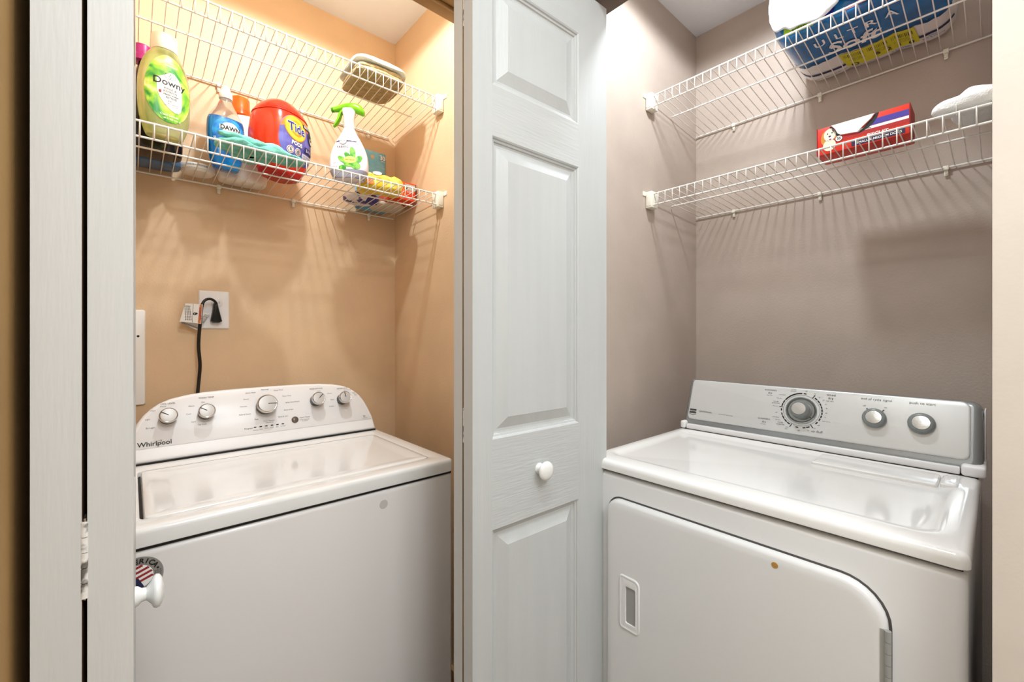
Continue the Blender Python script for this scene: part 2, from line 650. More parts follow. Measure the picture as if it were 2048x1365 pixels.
# washer-side door, folded, seen edge-on
d1 = empty('door_1', (0.0018, 0.54, 0.02), R(89.4))
tag(d1, 'white bifold door folded open and seen edge-on left of the washer', 'door', kind='structure')
lf = finish('leaf', leaf_mesh(LW, LH, LT), [M_DOORV, M_DOORH, M_DOORE, M_DOORB], d1, 5)
lf2 = finish('leaf', leaf_mesh(LW, LH, LT), [M_DOORV, M_DOORH, M_DOORE, M_DOORB], d1, 5)
lf2.location = (LW, 2 * LT + 0.0035, 0)
lf2.rotation_euler = (0, 0, pi)
kb = finish('knob', knob_mesh(), M_KNOBW, d1, 50)
kb.location = (0.185, 0, 0.917)
for hz in (1.048, 1.895, 0.25):
    door_hinge(d1, 0.002, LT + 0.0018, hz)


# ------------------------------------------------------------------ wire shelves
def wire_shelf(name, label, pt, s_end, kset, zt, zb, zback, root_loc, back_end, mid_end, clips, flip_bracket=None, s_brk=None):
    """pt(s, t, z) -> world; s along the wall, t away from it"""
    root = empty(name, root_loc)
    tag(root, label, 'shelf', 'white wire shelves in the closets')
    T = 0.376
    rl = Vector(root_loc)
    s0 = kset[0]
    # one wire mesh, shared by every wire
    bm = bmesh.new()
    path = [(0.0, zback + 0.0035), (0.12, zback + 0.0035 + (zt - zback) * 0.3), (T - 0.008, zt + 0.003), (T - 0.001, zt + 0.0015), (T + 0.003, zt - 0.003), (T + 0.003, zb - 0.002)]
    o0 = pt(0, 0, 0)
    tube(bm, [pt(0, t, z) - o0 for (t, z) in path], 0.00145, 6)
    me = bpy.data.meshes.new('wire')
    bm.to_mesh(me)
    bm.free()
    me.materials.append(M_WIRE)
    for p in me.polygons:
        p.use_smooth = True
    for s in kset:
        o = bpy.data.objects.new('wire', me)
        o.location = pt(s, 0, 0) - rl
        o.parent = root
        COL.objects.link(o)
    sl = kset[0] - 0.012
    for (t, z, e, r) in ((0.004, zback, back_end, 0.0028), (0.21, zback + (zt - zback) * 0.55 - 0.0015, mid_end, 0.0026),
                         (T - 0.002, zt - 0.0005, s_end, 0.0028), (T, zb, s_end, 0.0026)):
        bm = bmesh.new()
        tube(bm, [pt(sl, t, z), pt(e, t, z)], r, 10)
        finish('rail', bm, M_WIRE, root, 60, world_coords=True)
    for c in clips:
        bm = bmesh.new()
        pts = [pt(c - 0.006, 0.010, zback + 0.004), pt(c + 0.006, 0.010, zback + 0.004)]
        b = bmesh.new()
        for (t0, t1, z0, z1, w) in ((0.0, 0.011, zback - 0.008, zback + 0.004, 0.006), (0.0, 0.0045, zback - 0.024, zback - 0.006, 0.0045)):
            p, q = pt(c - w, t0, z0), pt(c + w, t1, z1)
            bx(b, min(p.x, q.x), max(p.x, q.x), min(p.y, q.y), max(p.y, q.y), z0, z1, 0.0012, 2)
        p = pt(c, 0.0045, zback - 0.017)
        q = pt(c, 0.0065, zback - 0.017)
        tube(b, [p, q], 0.0032, 10)
        merge(bm, b, 0)
        finish('wall_clip', bm, M_BRKT, root, 40, world_coords=True)
    for (sa, sgn) in s_brk:
        bm = bmesh.new()
        b = bmesh.new()
        w = 0.026
        for (a0, a1, t0, t1, z0, z1, bv) in ((0.001, w, T - 0.028, T + 0.013, zb - 0.010, zt + 0.008, 0.002),
                                            (0.004, w - 0.004, T + 0.012, T + 0.0145, zb - 0.004, zt + 0.003, 0.001),
                                            (0.0, 0.003, T + 0.012, T + 0.032, zt - 0.008, zt + 0.008, 0.001)):
            p, q = pt(sa - sgn * a0, t0, z0), pt(sa - sgn * a1, t1, z1)
            bx(b, min(p.x, q.x), max(p.x, q.x), min(p.y, q.y), max(p.y, q.y), z0, z1, bv, 2)
        merge(bm, b, 0)
        finish('end_bracket', bm, M_BRKT, root, 40, world_coords=True)
    return root


PL = lambda s, t, z: Vector((s, 1.745 - t, z))
PR = lambda s, t, z: Vector((1.795 - t, 0.86 - s, z))
kl = [0.0161 + 0.0268 * k for k in range(-3, 32)]
kr = [0.018 + 0.0268 * k for k in range(0, 32)]
wire_shelf('wire_shelf', 'lower white wire shelf over the washer holding the laundry bottles', PL, 0.845, kl, 1.783, 1.744, 1.765,
           (0.40, 1.745, 1.765), 0.851, 0.830, (0.2217, 0.4526, 0.7417), None, ((0.863, 1),))
wire_shelf('wire_shelf', 'upper white wire shelf over the washer with a folded olive towel', PL, 0.845, kl, 2.138, 2.094, 2.107,
           (0.40, 1.745, 2.107), 0.831, 0.828, (0.2217, 0.48, 0.7417), None, ((0.863, 1),))
wire_shelf('wire_shelf', 'lower white wire shelf over the dryer holding the red box', PR, 0.845, kr, 1.778, 1.737, 1.757,
           (1.795, 0.43, 1.757), 0.862, 0.850, (0.156, 0.442, 0.751), None, ((0.0, -1), (0.872, 1)))
wire_shelf('wire_shelf', 'upper white wire shelf over the dryer under the paper roll pack', PR, 0.845, kr, 2.134, 2.094, 2.099,
           (1.795, 0.43, 2.099), 0.862, 0.850, (0.156, 0.442, 0.751), None, ((0.0, -1), (0.872, 1)))

# ------------------------------------------------------------------ washer
ws = empty('washing_machine', (0.33, 1.33, 0))
tag(ws, 'white top-loading washing machine with arched five-dial console in the left closet', 'washing machine')
W = lambda name, bm, m, p=ws, sm=35: finish(name, bm, m, p, sm, world_coords=True)
boxobj('cabinet', -0.012, 0.673, 1.012, 1.655, 0.03, 0.8835, M_CAB, ws, 0.012, seg=3)
boxobj('deck_seam', -0.008, 0.669, 1.016, 1.652, 0.8825, 0.8885, M_DARK, ws)
for (fx, fy) in ((0.03, 1.05), (0.63, 1.05), (0.03, 1.61), (0.63, 1.61)):
    bm = bmesh.new()
    tube(bm, [(fx, fy, 0.0), (fx, fy, 0.035)], 0.02, 14)
    W('foot', bm, M_BLACK)
ZT = 0.923
bm = bmesh.new()
outer = rrect(-0.015, 0.675, 1.010, 1.655, 0.014, 5)
inner = rrect(0.012, 0.630, 1.060, 1.437, 0.016, 5)
rings = []
for (d, z) in ((0.003, 0.888), (0, 0.890), (0, 0.9125), (0.0015, 0.9185), (0.005, 0.922), (0.010, ZT)):
    rings.append([(x, y, z) for x, y in inset(outer, d)])
for (d, z) in ((-0.003, ZT), (0, ZT - 0.001), (0.0015, ZT - 0.014)):
    rings.append([(x, y, z) for x, y in inset(inner, d)])
ringed(bm, rings, False, True)
W('top_deck', bm, M_ENAM)
bm = bmesh.new()
panel_rr(bm, 0.0185, 0.6275, 1.0625, 1.4345, 0.014, 5, [(0, 0.911), (0, 0.9195), (0.002, 0.9225), (0.006, 0.9240), (0.016, 0.9243), (0.030, 0.9225), (0.045, 0.9215)],
      lambda u, v, h: Vector((u, v, h)))
W('lid', bm, M_ENAM)
bm = bmesh.new()
bx(bm, 0.0125, 0.0178, 1.068, 1.43, 0.9095, 0.9115)
W('lid_gap_gasket', bm, M_DARK, sm=0)
# console
TA = R(20)
CF = lambda u, v, h: Vector((u, 1.505 + sin(TA) * v - cos(TA) * h, 0.963 + cos(TA) * v + sin(TA) * h))
half = [(0.6655, -0.0375), (0.6621, -0.015), (0.6585, 0.010), (0.6522, 0.030), (0.6452, 0.050), (0.6352, 0.073), (0.6225, 0.093),
        (0.607, 0.1092), (0.588, 0.1235), (0.5638, 0.1342), (0.53, 0.1418), (0.4857, 0.1472), (0.43, 0.1495), (0.3653, 0.1503)]
cxm = 0.3235
arch = half + [(2 * cxm - u, v) for (u, v) in half[::-1]]
bm = bmesh.new()
panel(bm, arch, [(0, -0.115), (0, -0.014), (0.0015, -0.008), (0.005, -0.003), (0.0085, -0.0012), (0.010, -0.001)], CF, cap0=True)
W('console', bm, M_CONS, sm=50)
bm = bmesh.new()
f2 = [p for p in inset(arch, 0.010) if p[1] > 0.012]
f2 = [(0.6515, 0.001)] + f2 + [(2 * cxm - 0.6515, 0.001)]
panel(bm, f2, [(0, -0.002), (0, 0.0002), (0.0008, 0.0006)], CF)
W('console_face', bm, M_FACE, sm=40)
boxobj('console_seam', -0.010, 0.662, 1.4945, 1.60, 0.9232, 0.9275, M_DARK, ws)


def washer_knob(u, v, r, ang, ilen):
    u, v = u - 0.0008, v - 0.0012
    k = empty('knob', tuple(CF(u, v, 0) - ws.location))
    k.parent = ws
    bm = bmesh.new()
    lathe_at(bm, [(r * 0.93, 0.0005), (r * 0.95, 0.010), (r * 0.96, 0.027)], CF, u, v, 40, cap=True)
    finish('skirt', bm, M_BLACK, k, 50, True)
    bm = bmesh.new()
    lathe_at(bm, [(r * 0.94, 0.0255), (r * 1.01, 0.0265), (r * 1.03, 0.0300), (r * 1.0, 0.0345), (r * 0.93, 0.0367), (r * 0.86, 0.0360)], CF, u, v, 40)
    finish('chrome_ring', bm, M_CHROME, k, 60, True)
    bm = bmesh.new()
    lathe_at(bm, [(r * 0.865, 0.0345), (r * 0.86, 0.0367), (r * 0.6, 0.0375), (0, 0.0378)], CF, u, v, 40)
    finish('knob_cap', bm, M_CAPM, k, 60, True)
    P = Print(lambda a, b, h: CF(a, b, 0.0378 + h))
    c, s = cos(R(ang)), sin(R(ang))
    w = 0.0011
    q0, q1 = 0.02 * r, ilen * r
    P.poly([(u + q0 * c - w * s, v + q0 * s + w * c), (u + q0 * c + w * s, v + q0 * s - w * c),
            (u + q1 * c + w * s, v + q1 * s - w * c), (u + q1 * c - w * s, v + q1 * s + w * c)], M_INK)
    P.build('indicator_line', k, True)


washer_knob(0.0779, 0.0797, 0.0205, 148, 0.88)
washer_knob(0.1641, 0.0819, 0.0205, 148, 0.88)
washer_knob(0.3182, 0.0855, 0.0285, -2, 0.88)
washer_knob(0.4701, 0.0877, 0.0210, 45, 0.88)
washer_knob(0.5573, 0.0825, 0.0205, 97, 0.88)
bm = bmesh.new()
lathe_at(bm, [(0.0105, 0.0004), (0.0105, 0.002), (0.009, 0.0025), (0.0085, 0.002), (0.0078, 0.0032), (0.004, 0.0042), (0, 0.0044)], CF, 0.3985, 0.0298, 24)
W('start_button', bm, mat('bronze button', '6E6258', 0.25, metal=0.3), sm=50)
for k in range(6):
    bm = bmesh.new()
    u = 0.2849 + k * 0.01544
    panel_rr(bm, u - 0.0036, u + 0.0036, 0.0200, 0.0232, 0.0012, 3, [(0, 0.0004), (0, 0.0013), (0.0004, 0.0016)], CF)
    W('status_light', bm, M_BLACK)
P = Print(lambda u, v, h: CF(u, v, 0.0007 + h))
WT = [('SOIL LEVEL', 0.078, 0.1181, 0.0075, 1), ('Heavy', 0.067, 0.1108, 0.006, 0), ('Main', 0.0455, 0.1014, 0.006, 0), ('Light', 0.0338, 0.0787, 0.006, 0), ('Ex Light', 0.0398, 0.0547, 0.0065, 0), ('WASH TEMP', 0.1663, 0.1264, 0.0075, 1), ('Hot', 0.158, 0.1138, 0.006, 0), ('Warm', 0.1307, 0.105, 0.006, 0), ('Cool', 0.1231, 0.0827, 0.006, 0), ('Cold', 0.1339, 0.0589, 0.006, 0), ('Tap Cold', 0.1534, 0.049, 0.006, 0), ('Normal', 0.3195, 0.1371, 0.0075, 1), ('Quick Wash', 0.2796, 0.1302, 0.006, 0), ('Casual', 0.2664, 0.1116, 0.006, 0), ('Delicate', 0.2585, 0.089, 0.006, 0), ('Bulk & Sheets', 0.261, 0.0647, 0.006, 0), ('Soak', 0.2905, 0.0454, 0.006, 0), ('Clean Washer', 0.3242, 0.037, 0.006, 0), ('with affresh', 0.3253, 0.0315, 0.005, 1), ('Drain & Spin', 0.3647, 0.0452, 0.006, 0), ('Rinse & Spin', 0.3825, 0.065, 0.006, 0), ('Bulky Items/Sheets', 0.3966, 0.0891, 0.006, 0), ('Heavy Duty', 0.3805, 0.1108, 0.006, 0), ('Deep Wash', 0.3579, 0.1321, 0.006, 0), ('RINSE OPTIONS', 0.4737, 0.127, 0.0065, 1), ('1 Rinse', 0.4805, 0.1182, 0.005, 0), ('2 Rinse', 0.5153, 0.1065, 0.006, 0), ('Fabric', 0.5228, 0.0836, 0.006, 0), ('2 Fabric', 0.5175, 0.0605, 0.006, 0), ('WATER LEVEL', 0.5606, 0.1205, 0.0065, 1), ('Auto Sensing', 0.5777, 0.1135, 0.005, 0), ('Deep', 0.5993, 0.1023, 0.005, 0), ('Water', 0.6023, 0.0974, 0.005, 0), ('Wash', 0.6053, 0.0926, 0.005, 0), ('Start / Pause', 0.4288, 0.0345, 0.0065, 1), ('Hold 3 Seconds', 0.4274, 0.0273, 0.005, 0), ('To Cancel', 0.4277, 0.0231, 0.005, 0), ('Progress', 0.2676, 0.0201, 0.007, 1), ('Sensing', 0.2857, 0.0129, 0.005, 0), ('Soak', 0.3006, 0.0137, 0.005, 0), ('Wash', 0.3157, 0.0146, 0.005, 0), ('Rinse', 0.3303, 0.0149, 0.005, 0), ('Spin', 0.3451, 0.0151, 0.005, 0), ('Locked', 0.3622, 0.0151, 0.005, 0), ('hp', 0.6254, 0.0137, 0.010, 1), ('AGITATOR', 0.6262, 0.0064, 0.004, 0)]
for (s, u, v, z, b) in WT:
    P.text(s, u, v, z * 0.86, M_INK if b else M_INKG, bold=0.0, spacing=1.06)
tag(P.build('dial_markings', ws, True), kind='stuff')
P = Print(lambda u, v, h: CF(u, v, 0.0007 + h))
P.text('Whirlpool', 0.0485, 0.0115, 0.0172, M_INK, bold=0.012)
for k in range(24):     # swoosh ring of the logo
    a0, a1 = 200 + k * 12, 200 + (k + 1) * 12
    f = lambda a, q: (0.0515 + 0.0135 * q * cos(R(a)) * cos(R(38)) - 0.0038 * q * sin(R(a)) * sin(R(38)),
                      0.0105 + 0.0135 * q * cos(R(a)) * sin(R(38)) + 0.0038 * q * sin(R(a)) * cos(R(38)))
    if 3 < k < 21:
        P.poly([f(a0, 0.95), f(a0, 1.06), f(a1, 1.06), f(a1, 0.95)], M_INK, 4)
P.build('brand_lettering', ws, True)
# round sticker on the front of the cabinet
SF = lambda u, v, h: Vector((u, 1.012 - h, v))
P = Print(SF, 0.0003)
M_STK = mat('silver sticker foil', 'A9A7A4', 0.35, metal=0.5)
M_RED = mat('red print', 'A02A2C', 0.5)
M_NAVY = mat('navy print', '22284F', 0.5)
sx, sz = 0.010, 0.8385
P.disc(sx, sz, 0.035, 0.035, M_STK, 1, 2, 40)
P.disc(sx, sz, 0.0205, 0.0205, M_WHITEP, 2, 2, 32)
for k in range(-2, 3):
    y = k * 0.0082
    hw = math.sqrt(max(0.0, 0.0205 ** 2 - y * y)) * 0.98
    q = lambda x, yy: (sx + x * cos(R(20)) - yy * sin(R(20)), sz + x * sin(R(20)) + yy * cos(R(20)))
    if k > -2:
        P.poly([q(-hw, y - 0.002), q(hw, y - 0.002), q(hw * 0.96, y + 0.002), q(-hw * 0.96, y + 0.002)], M_RED, 3)
P.fan([(sx + 0.0205 * cos(R(a)), sz + 0.0205 * sin(R(a))) for a in range(185, 300, 12)] + [(sx, sz - 0.002)], M_NAVY, 4, 2)
P.arctext('MADE IN AMERICA•', sx, sz, 0.0275, 255, 15.8, 0.0118, M_INK, 0.03, 5)
for rr, n in ((0.0235, 8), (0.0270, 9), (0.0305, 10)):
    P.arctext('ASSEMBLED IN USA'[:n + 4], sx, sz, rr, 8, 7.2, 0.0036, M_INK, 0.01, 5)
P.build('round_sticker', ws, True)
bm = bmesh.new()
lathe_at(bm, [(0.011, 0.0002), (0.010, 0.0005), (0, 0.0005)], SF, 0.469, 0.848, 24)
W('enamel_spot', bm, mat('grey spot', 'CFC8C3', 0.4), sm=0)

# ------------------------------------------------------------------ dryer
dr = empty('clothes_dryer', (1.24, 0.37, 0))
tag(dr, 'white front-loading clothes dryer with grey framed dial console in the right closet', 'dryer')
D = lambda name, bm, m, p=dr, sm=35: finish(name, bm, m, p, sm, world_coords=True)
boxobj('cabinet', 0.892, 1.56, 0.032, 0.714, 0.03, 0.928, M_CAB2, dr, 0.014, seg=4)
boxobj('top_seam', 0.897, 1.555, 0.037, 0.709, 0.9275, 0.9325, M_DARK, dr)
for (fx, fy) in ((0.93, 0.07), (0.93, 0.68), (1.52, 0.07), (1.52, 0.68)):
    bm = bmesh.new()
    tube(bm, [(fx, fy, 0.0), (fx, fy, 0.035)], 0.02, 14)
    D('foot', bm, M_BLACK)
bm = bmesh.new()
outer = rrect(0.887, 1.565, 0.029, 0.717, 0.016, 6)
inner = rrect(0.950, 1.360, 0.072, 0.682, 0.030, 6)
rings = []
for (d, z) in ((0.003, 0.931), (0, 0.933), (0, 0.943), (0.002, 0.950), (0.006, 0.9545), (0.012, 0.956)):
    rings.append([(x, y, z) for x, y in inset(outer, d)])
for (d, z) in ((-0.014, 0.9565), (-0.006, 0.956), (0, 0.9535), (0.008, 0.9505), (0.02, 0.9495)):
    rings.append([(x, y, z) for x, y in inset(inner, d)])
ringed(bm, rings, False, True)
D('top_panel', bm, M_ENAM, sm=50)
bm = bmesh.new()
panel_rr(bm, 1.255, 1.356, 0.090, 0.312, (0.006, 0.006, 0.006, 0.006), 3, [(0, 0.949), (0, 0.9545), (0.002, 0.9565), (0.008, 0.957)],
      lambda u, v, h: Vector((u, v, h)))
D('lint_screen_cover', bm, M_ENAM)
bm = bmesh.new()
panel_rr(bm, 1.262, 1.345, 0.060, 0.086, 0.006, 4, [(0, 0.949), (0, 0.9575), (0.003, 0.9595), (0.007, 0.960)],
      lambda u, v, h: Vector((u, v, h)))
D('lint_screen_handle', bm, M_ENAM)
# console: plane leans back, u runs to the right (-Y)
DF = lambda u, v, h: Vector((1.385 + sin(TA) * v - cos(TA) * h, -u, 0.975 + cos(TA) * v + sin(TA) * h))
bm = bmesh.new()
panel(bm, rrect(-0.7085, -0.0275, -0.012, 0.1555, (0.022, 0.03, 0.022, 0.012), 6),
      [(0, -0.11), (0, -0.022), (0.003, -0.010), (0.009, -0.003), (0.014, -0.001), (0.016, -0.001)], DF, cap0=True)
D('console_frame', bm, M_GREY, sm=60)
bm = bmesh.new()
panel(bm, rrect(-0.6935, -0.0470, 0.0150, 0.1475, (0.012, 0.014, 0.016, 0.010), 6),
      [(0, -0.003), (0, 0.0005), (0.0015, 0.0022), (0.004, 0.0026)], DF)
D('console_face', bm, M_SILV, sm=60)
bm = bmesh.new()
bx(bm, 1.374, 1.50, 0.062, 0.690, 0.9575, 0.9735, 0.003, 2)
D('console_base_strip', bm, M_CONS)
for (y0, y1) in ((0.0225, 0.0605), (0.6915, 0.7090)):
    bm = bmesh.new()
    bx(bm, 1.370, 1.50, y0, y1, 0.9575, 0.982, 0.006, 3)
    if y0 < 0.1:
        bx(bm, 1.445, 1.51, y0 + 0.002, y0 + 0.0045, 0.97, 1.095, 0.001, 2)
    D('console_end_cap', bm, M_CONS)
boxobj('console_seam', 1.3735, 1.50, 0.034, 0.708, 0.9545, 0.9585, M_DARK, dr)
DP = lambda u, v, h: DF(u, v, 0.0026 + h)
dc = (-0.3733, 0.0837)
k = empty('timer_dial', tuple(DF(dc[0], dc[1], 0) - dr.location))
k.parent = dr
bm = bmesh.new()
lathe_at(bm, [(0.0375, 0.0002), (0.0375, 0.004), (0.0355, 0.0055), (0.0325, 0.004), (0.0315, 0.0015), (0.02, 0.0012)], DP, dc[0], dc[1], 48)
finish('bezel', bm, mat('chrome bezel', 'AFB3B3', 0.15, metal=0.9), k, 60, True)
bm = bmesh.new()
lathe_at(bm, [(0.0245, 0.001), (0.0245, 0.010), (0.0225, 0.020), (0.0195, 0.025), (0.0182, 0.026), (0.0178, 0.0255)], DP, dc[0], dc[1], 48)
finish('dial_grip', bm, M_GREYK, k, 60, True)
bm = bmesh.new()
lathe_at(bm, [(0.0175, 0.0245), (0.0168, 0.0268), (0.008, 0.0275), (0, 0.0277)], DP, dc[0], dc[1], 40)
finish('dial_cap', bm, M_BRUSH, k, 60, True)
P = Print(lambda a, b, h: DP(a, b, 0.0016 + h))
P.arc(dc[0], dc[1], 0.0290, 0.004, -38, -34.5, M_INK, 2)
P.build('dial_pointer', k, True)
for (u, v, r) in ((-0.2137, 0.0845, 0.0242), (-0.1268, 0.0842, 0.0248)):
    k = empty('knob', tuple(DF(u, v, 0) - dr.location))
    k.parent = dr
    bm = bmesh.new()
    lathe_at(bm, [(r * 0.95, 0.0003), (r, 0.002), (r, 0.010), (r * 0.94, 0.0145), (r * 0.80, 0.0165), (r * 0.70, 0.0172), (r * 0.68, 0.0165)], DP, u, v, 40)
    finish('grip', bm, M_GREYK, k, 60, True)
    bm = bmesh.new()
    lathe_at(bm, [(r * 0.67, 0.0162), (r * 0.65, 0.0178), (r * 0.4, 0.0186), (0, 0.0188)], DP, u, v, 40)
    finish('knob_cap', bm, M_BRUSH, k, 60, True)
P = Print(DP)
DT = [('CENTENNIAL', -0.6366, 0.0428, 0.0085, 1), ('commercial technology', -0.5729, 0.0421, 0.0055, 0), ('automatic', -0.4553, 0.1348, 0.0095, 1), ('dry', -0.4563, 0.1255, 0.0095, 1), ('high heat', -0.4569, 0.1185, 0.005, 0), ('automatic', -0.4637, 0.0473, 0.0095, 1), ('dry', -0.4633, 0.0376, 0.0095, 1), ('low heat', -0.4645, 0.0307, 0.005, 0), ('timed', -0.3077, 0.135, 0.0105, 1), ('dry', -0.3081, 0.1258, 0.0105, 1), ('high heat', -0.3092, 0.118, 0.0055, 0), ('air fluff', -0.3319, 0.0300, 0.0105, 1), ('off', -0.3659, 0.1400, 0.006, 1), ('off', -0.4345, 0.0696, 0.006, 1), ('off', -0.3743, 0.0265, 0.006, 1), ('off', -0.3300, 0.0480, 0.006, 1),
      ('cool down', -0.4238, 0.1237, 0.005, 0), ('wrinkle', -0.3969, 0.1423, 0.005, 0), ('prevent', -0.3966, 0.1375, 0.005, 0), ('less dry', -0.4309, 0.1125, 0.005, 0), ('energy', -0.4383, 0.1026, 0.006, 1), ('preferred', -0.4385, 0.0975, 0.006, 1), ('very dry', -0.4388, 0.0883, 0.005, 0), ('cool down', -0.4341, 0.0563, 0.005, 0), ('less dry', -0.4282, 0.0491, 0.005, 0), ('energy', -0.4211, 0.0429, 0.006, 1), ('preferred', -0.4205, 0.0371, 0.006, 1), ('very', -0.403, 0.0318, 0.005, 0), ('dry', -0.4042, 0.0268, 0.005, 0), ('70', -0.3453, 0.1343, 0.005, 0), ('60', -0.3335, 0.1262, 0.005, 0), ('50', -0.3238, 0.1187, 0.005, 0), ('40', -0.3178, 0.1075, 0.005, 0), ('30', -0.3152, 0.0969, 0.005, 0), ('20', -0.3150, 0.0838, 0.005, 0), ('10', -0.3170, 0.0716, 0.005, 0), ('cool down', -0.3132, 0.0610, 0.005, 0), ('20', -0.3519, 0.0300, 0.005, 0), ('30', -0.3377, 0.0385, 0.005, 0),
      ('end of cycle signal', -0.2129, 0.1336, 0.0098, 0), ('off', -0.2357, 0.1150, 0.006, 0), ('on', -0.1936, 0.1153, 0.006, 0), ('push to start', -0.1272, 0.1338, 0.0105, 0)]
for (s, u, v, z, b) in DT:
    P.text(s, u, v, z * 0.80, M_INK if b else M_INKG, bold=0.0, spacing=1.06)
P.arc(dc[0], dc[1], 0.0440, 0.0007, 0, 359, M_INKG, 2)
for (a0, a1) in ((92, 148), (150, 160), (162, 172), (195, 203), (205, 217), (219, 229), (231, 241), (279, 287), (289, 299), (332, 340), (343, 351), (353, 361), (3, 11), (13, 21), (23, 31), (33, 42), (44, 53)):
    P.arc(dc[0], dc[1], 0.0488, 0.0032, a0, a1, M_INK)
P.arc(dc[0], dc[1], 0.0480, 0.0022, 92, 148, M_INK)
for a in (84, 184, 263, 322):
    P.arc(dc[0], dc[1], 0.0488, 0.0032, a - 4, a + 4, M_INK)
for a in (58, 175, 245, 305):
    P.arc(dc[0], dc[1], 0.0500, 0.0105, a - 1.1, a + 1.1, M_INK, 3)
for a in (55, 125):
    P.arc(-0.2137, 0.0845, 0.0275, 0.005, a - 3, a + 3, M_INKG)
tag(P.build('dial_markings', dr, True), kind='stuff')
P = Print(DP)
M_BADGE = mat('dark badge', '3C3B3A', 0.4)
P.poly([(-0.7005 + 0.012, 0.0340), (-0.6665, 0.0340), (-0.6665, 0.0480), (-0.6885, 0.0480)], M_BADGE, 3)
P.poly([(-0.6885, 0.0310), (-0.6775, 0.0280), (-0.6665, 0.0310), (-0.6665, 0.0325), (-0.6775, 0.0297), (-0.6885, 0.0325)], M_INKG, 3)
P.text('MAYTAG', -0.6775, 0.0410, 0.0055, M_WHITEP, 0.0, layer=5)
P.build('brand_badge', dr, True)
# door on the front, looking to -X
FF = lambda u, v, h: Vector((0.892 - h, -u, v))
dd = empty('loading_door', tuple(Vector((0.889, 0.37, 0.5)) - dr.location))
dd.parent = dr
bm = bmesh.new()
dpoly = rrect(-0.645, -0.1175, 0.10, 0.870, (0.04, 0.055, 0.062, 0.035), 8)
panel(bm, inset(dpoly, -0.004), [(0, 0.0002), (0.001, 0.0008), (0.003, 0.0008)], FF)
finish('door_gap_shade', bm, mat('door gap shade grey', '4F4B48', 0.6), dd, 0, True)  # dark outline painting in the shaded groove round the door
bm = bmesh.new()
panel(bm, dpoly, [(0, 0.0006), (0.0005, 0.009), (0.003, 0.0135), (0.008, 0.0155), (0.02, 0.016)], FF)
finish('door_panel', bm, M_CAB2, dd, 50, True)
FH = lambda u, v, h: FF(u, v, 0.016 + h)
hp = rrect(-0.6045, -0.551, 0.573, 0.698, (0.010, 0.010, 0.014, 0.008), 4)
hole = rrect(-0.587, -0.560, 0.590, 0.676, 0.004, 4)
bm = bmesh.new()
ringed(bm, [[FH(u, v, h) for (u, v) in inset(hp, d)] for (d, h) in ((-0.001, 0), (0, 0.002), (0.002, 0.0028), (0.005, 0.0018), (0.008, 0.0018))] +
       [[FH(u, v, h) for (u, v) in inset(hole, d)] for (d, h) in ((-0.001, 0.0035), (0, 0.0032), (0.0006, 0.0004), (0.002, 0.0003))], cap1=False)
finish('handle', bm, M_CONS, dd, 40, True)
bm = bmesh.new()
panel(bm, hole, [(0, 0.0003), (0.001, 0.0005)], FH)
finish('handle_pocket', bm, mat('handle pocket grey', 'A7A5A3', 0.35, metal=0.2), dd, 0, True)
bm = bmesh.new()
lathe_at(bm, [(0.0055, 0.0002), (0.005, 0.0009), (0, 0.0009)], FH, -0.273, 0.850, 20)
finish('rubber_bumper', bm, mat('ochre dot', 'B98A3F', 0.6), dd, 0, True)
for hz in (0.768, 0.26):
    h = empty('hinge', tuple(Vector((0.876, 0.1165, hz)) - dr.location - dd.location))
    h.parent = dd
    for q in range(5):
        bm = bmesh.new()
        z0 = hz - 0.044 + q * 0.0176
        tube(bm, [(0.8755, 0.1165, z0), (0.8755, 0.1165, z0 + 0.0170)], 0.0042, 14)
        finish('knuckle', bm, mat('satin steel hinge', 'B9BBB8', 0.35, metal=0.45), h, 50, True)
    bm = bmesh.new()
    bx(bm, 0.8755, 0.8775, 0.118, 0.126, hz - 0.043, hz + 0.043)
    finish('hinge_leaf', bm, mat('satin steel hinge', 'A9ABA8'), h, 0, True)

# ------------------------------------------------------------------ wall fittings by the washer
ol = empty('wall_outlet', (0.2095, 1.75, 1.35))
tag(ol, 'oversized white wall outlet plate on the tan wall above the washer', 'outlet')
WF = lambda u, v, h: Vector((u, 1.75 - h, v))
bm = bmesh.new()
panel_rr(bm, 0.167, 0.252, 1.287, 1.413, 0.003, 3, [(0, 0), (0, 0.003), (0.003, 0.006), (0.010, 0.0065)], WF)
finish('plate', bm, mat('white plate plastic', 'ECE8E8', 0.3), ol, 40, True)
for (u, v) in ((0.2165, 1.373), (0.2095, 1.330)):
    bm = bmesh.new()
    lathe_at(bm, [(0.0165, 0.0062), (0.0165, 0.0078), (0.0155, 0.0083), (0.0, 0.0083)], WF, u, v, 28)
    finish('receptacle', bm, mat('white receptacle plastic', 'E4E0E0', 0.3), ol, 40, True)
    bm = bmesh.new()
    for q in (-0.006, 0.006):
        bx(bm, u + q - 0.0007, u + q + 0.0007, 1.7412, 1.7419, v - 0.002, v + 0.006)
    finish('slot', bm, M_DARK, ol, 0, True)
pc = empty('power_cord', (0.2, 1.70, 1.35))
tag(pc, 'black power cord with flat plug hanging from the outlet above the washer', 'power cord')
bm = bmesh.new()
PF = lambda u, v, h: Vector((u, 1.741 - h, v))
plug = [(0.1975, 1.312), (0.205, 1.306), (0.221, 1.306), (0.2295, 1.312), (0.2185, 1.362), (0.2165, 1.374), (0.2105, 1.376), (0.206, 1.371), (0.204, 1.355)]
panel(bm, plug, [(0, 0), (0, 0.014), (0.002, 0.019), (0.004, 0.020)], PF)
finish('plug', bm, M_BLACK, pc, 30, True)
bm = bmesh.new()
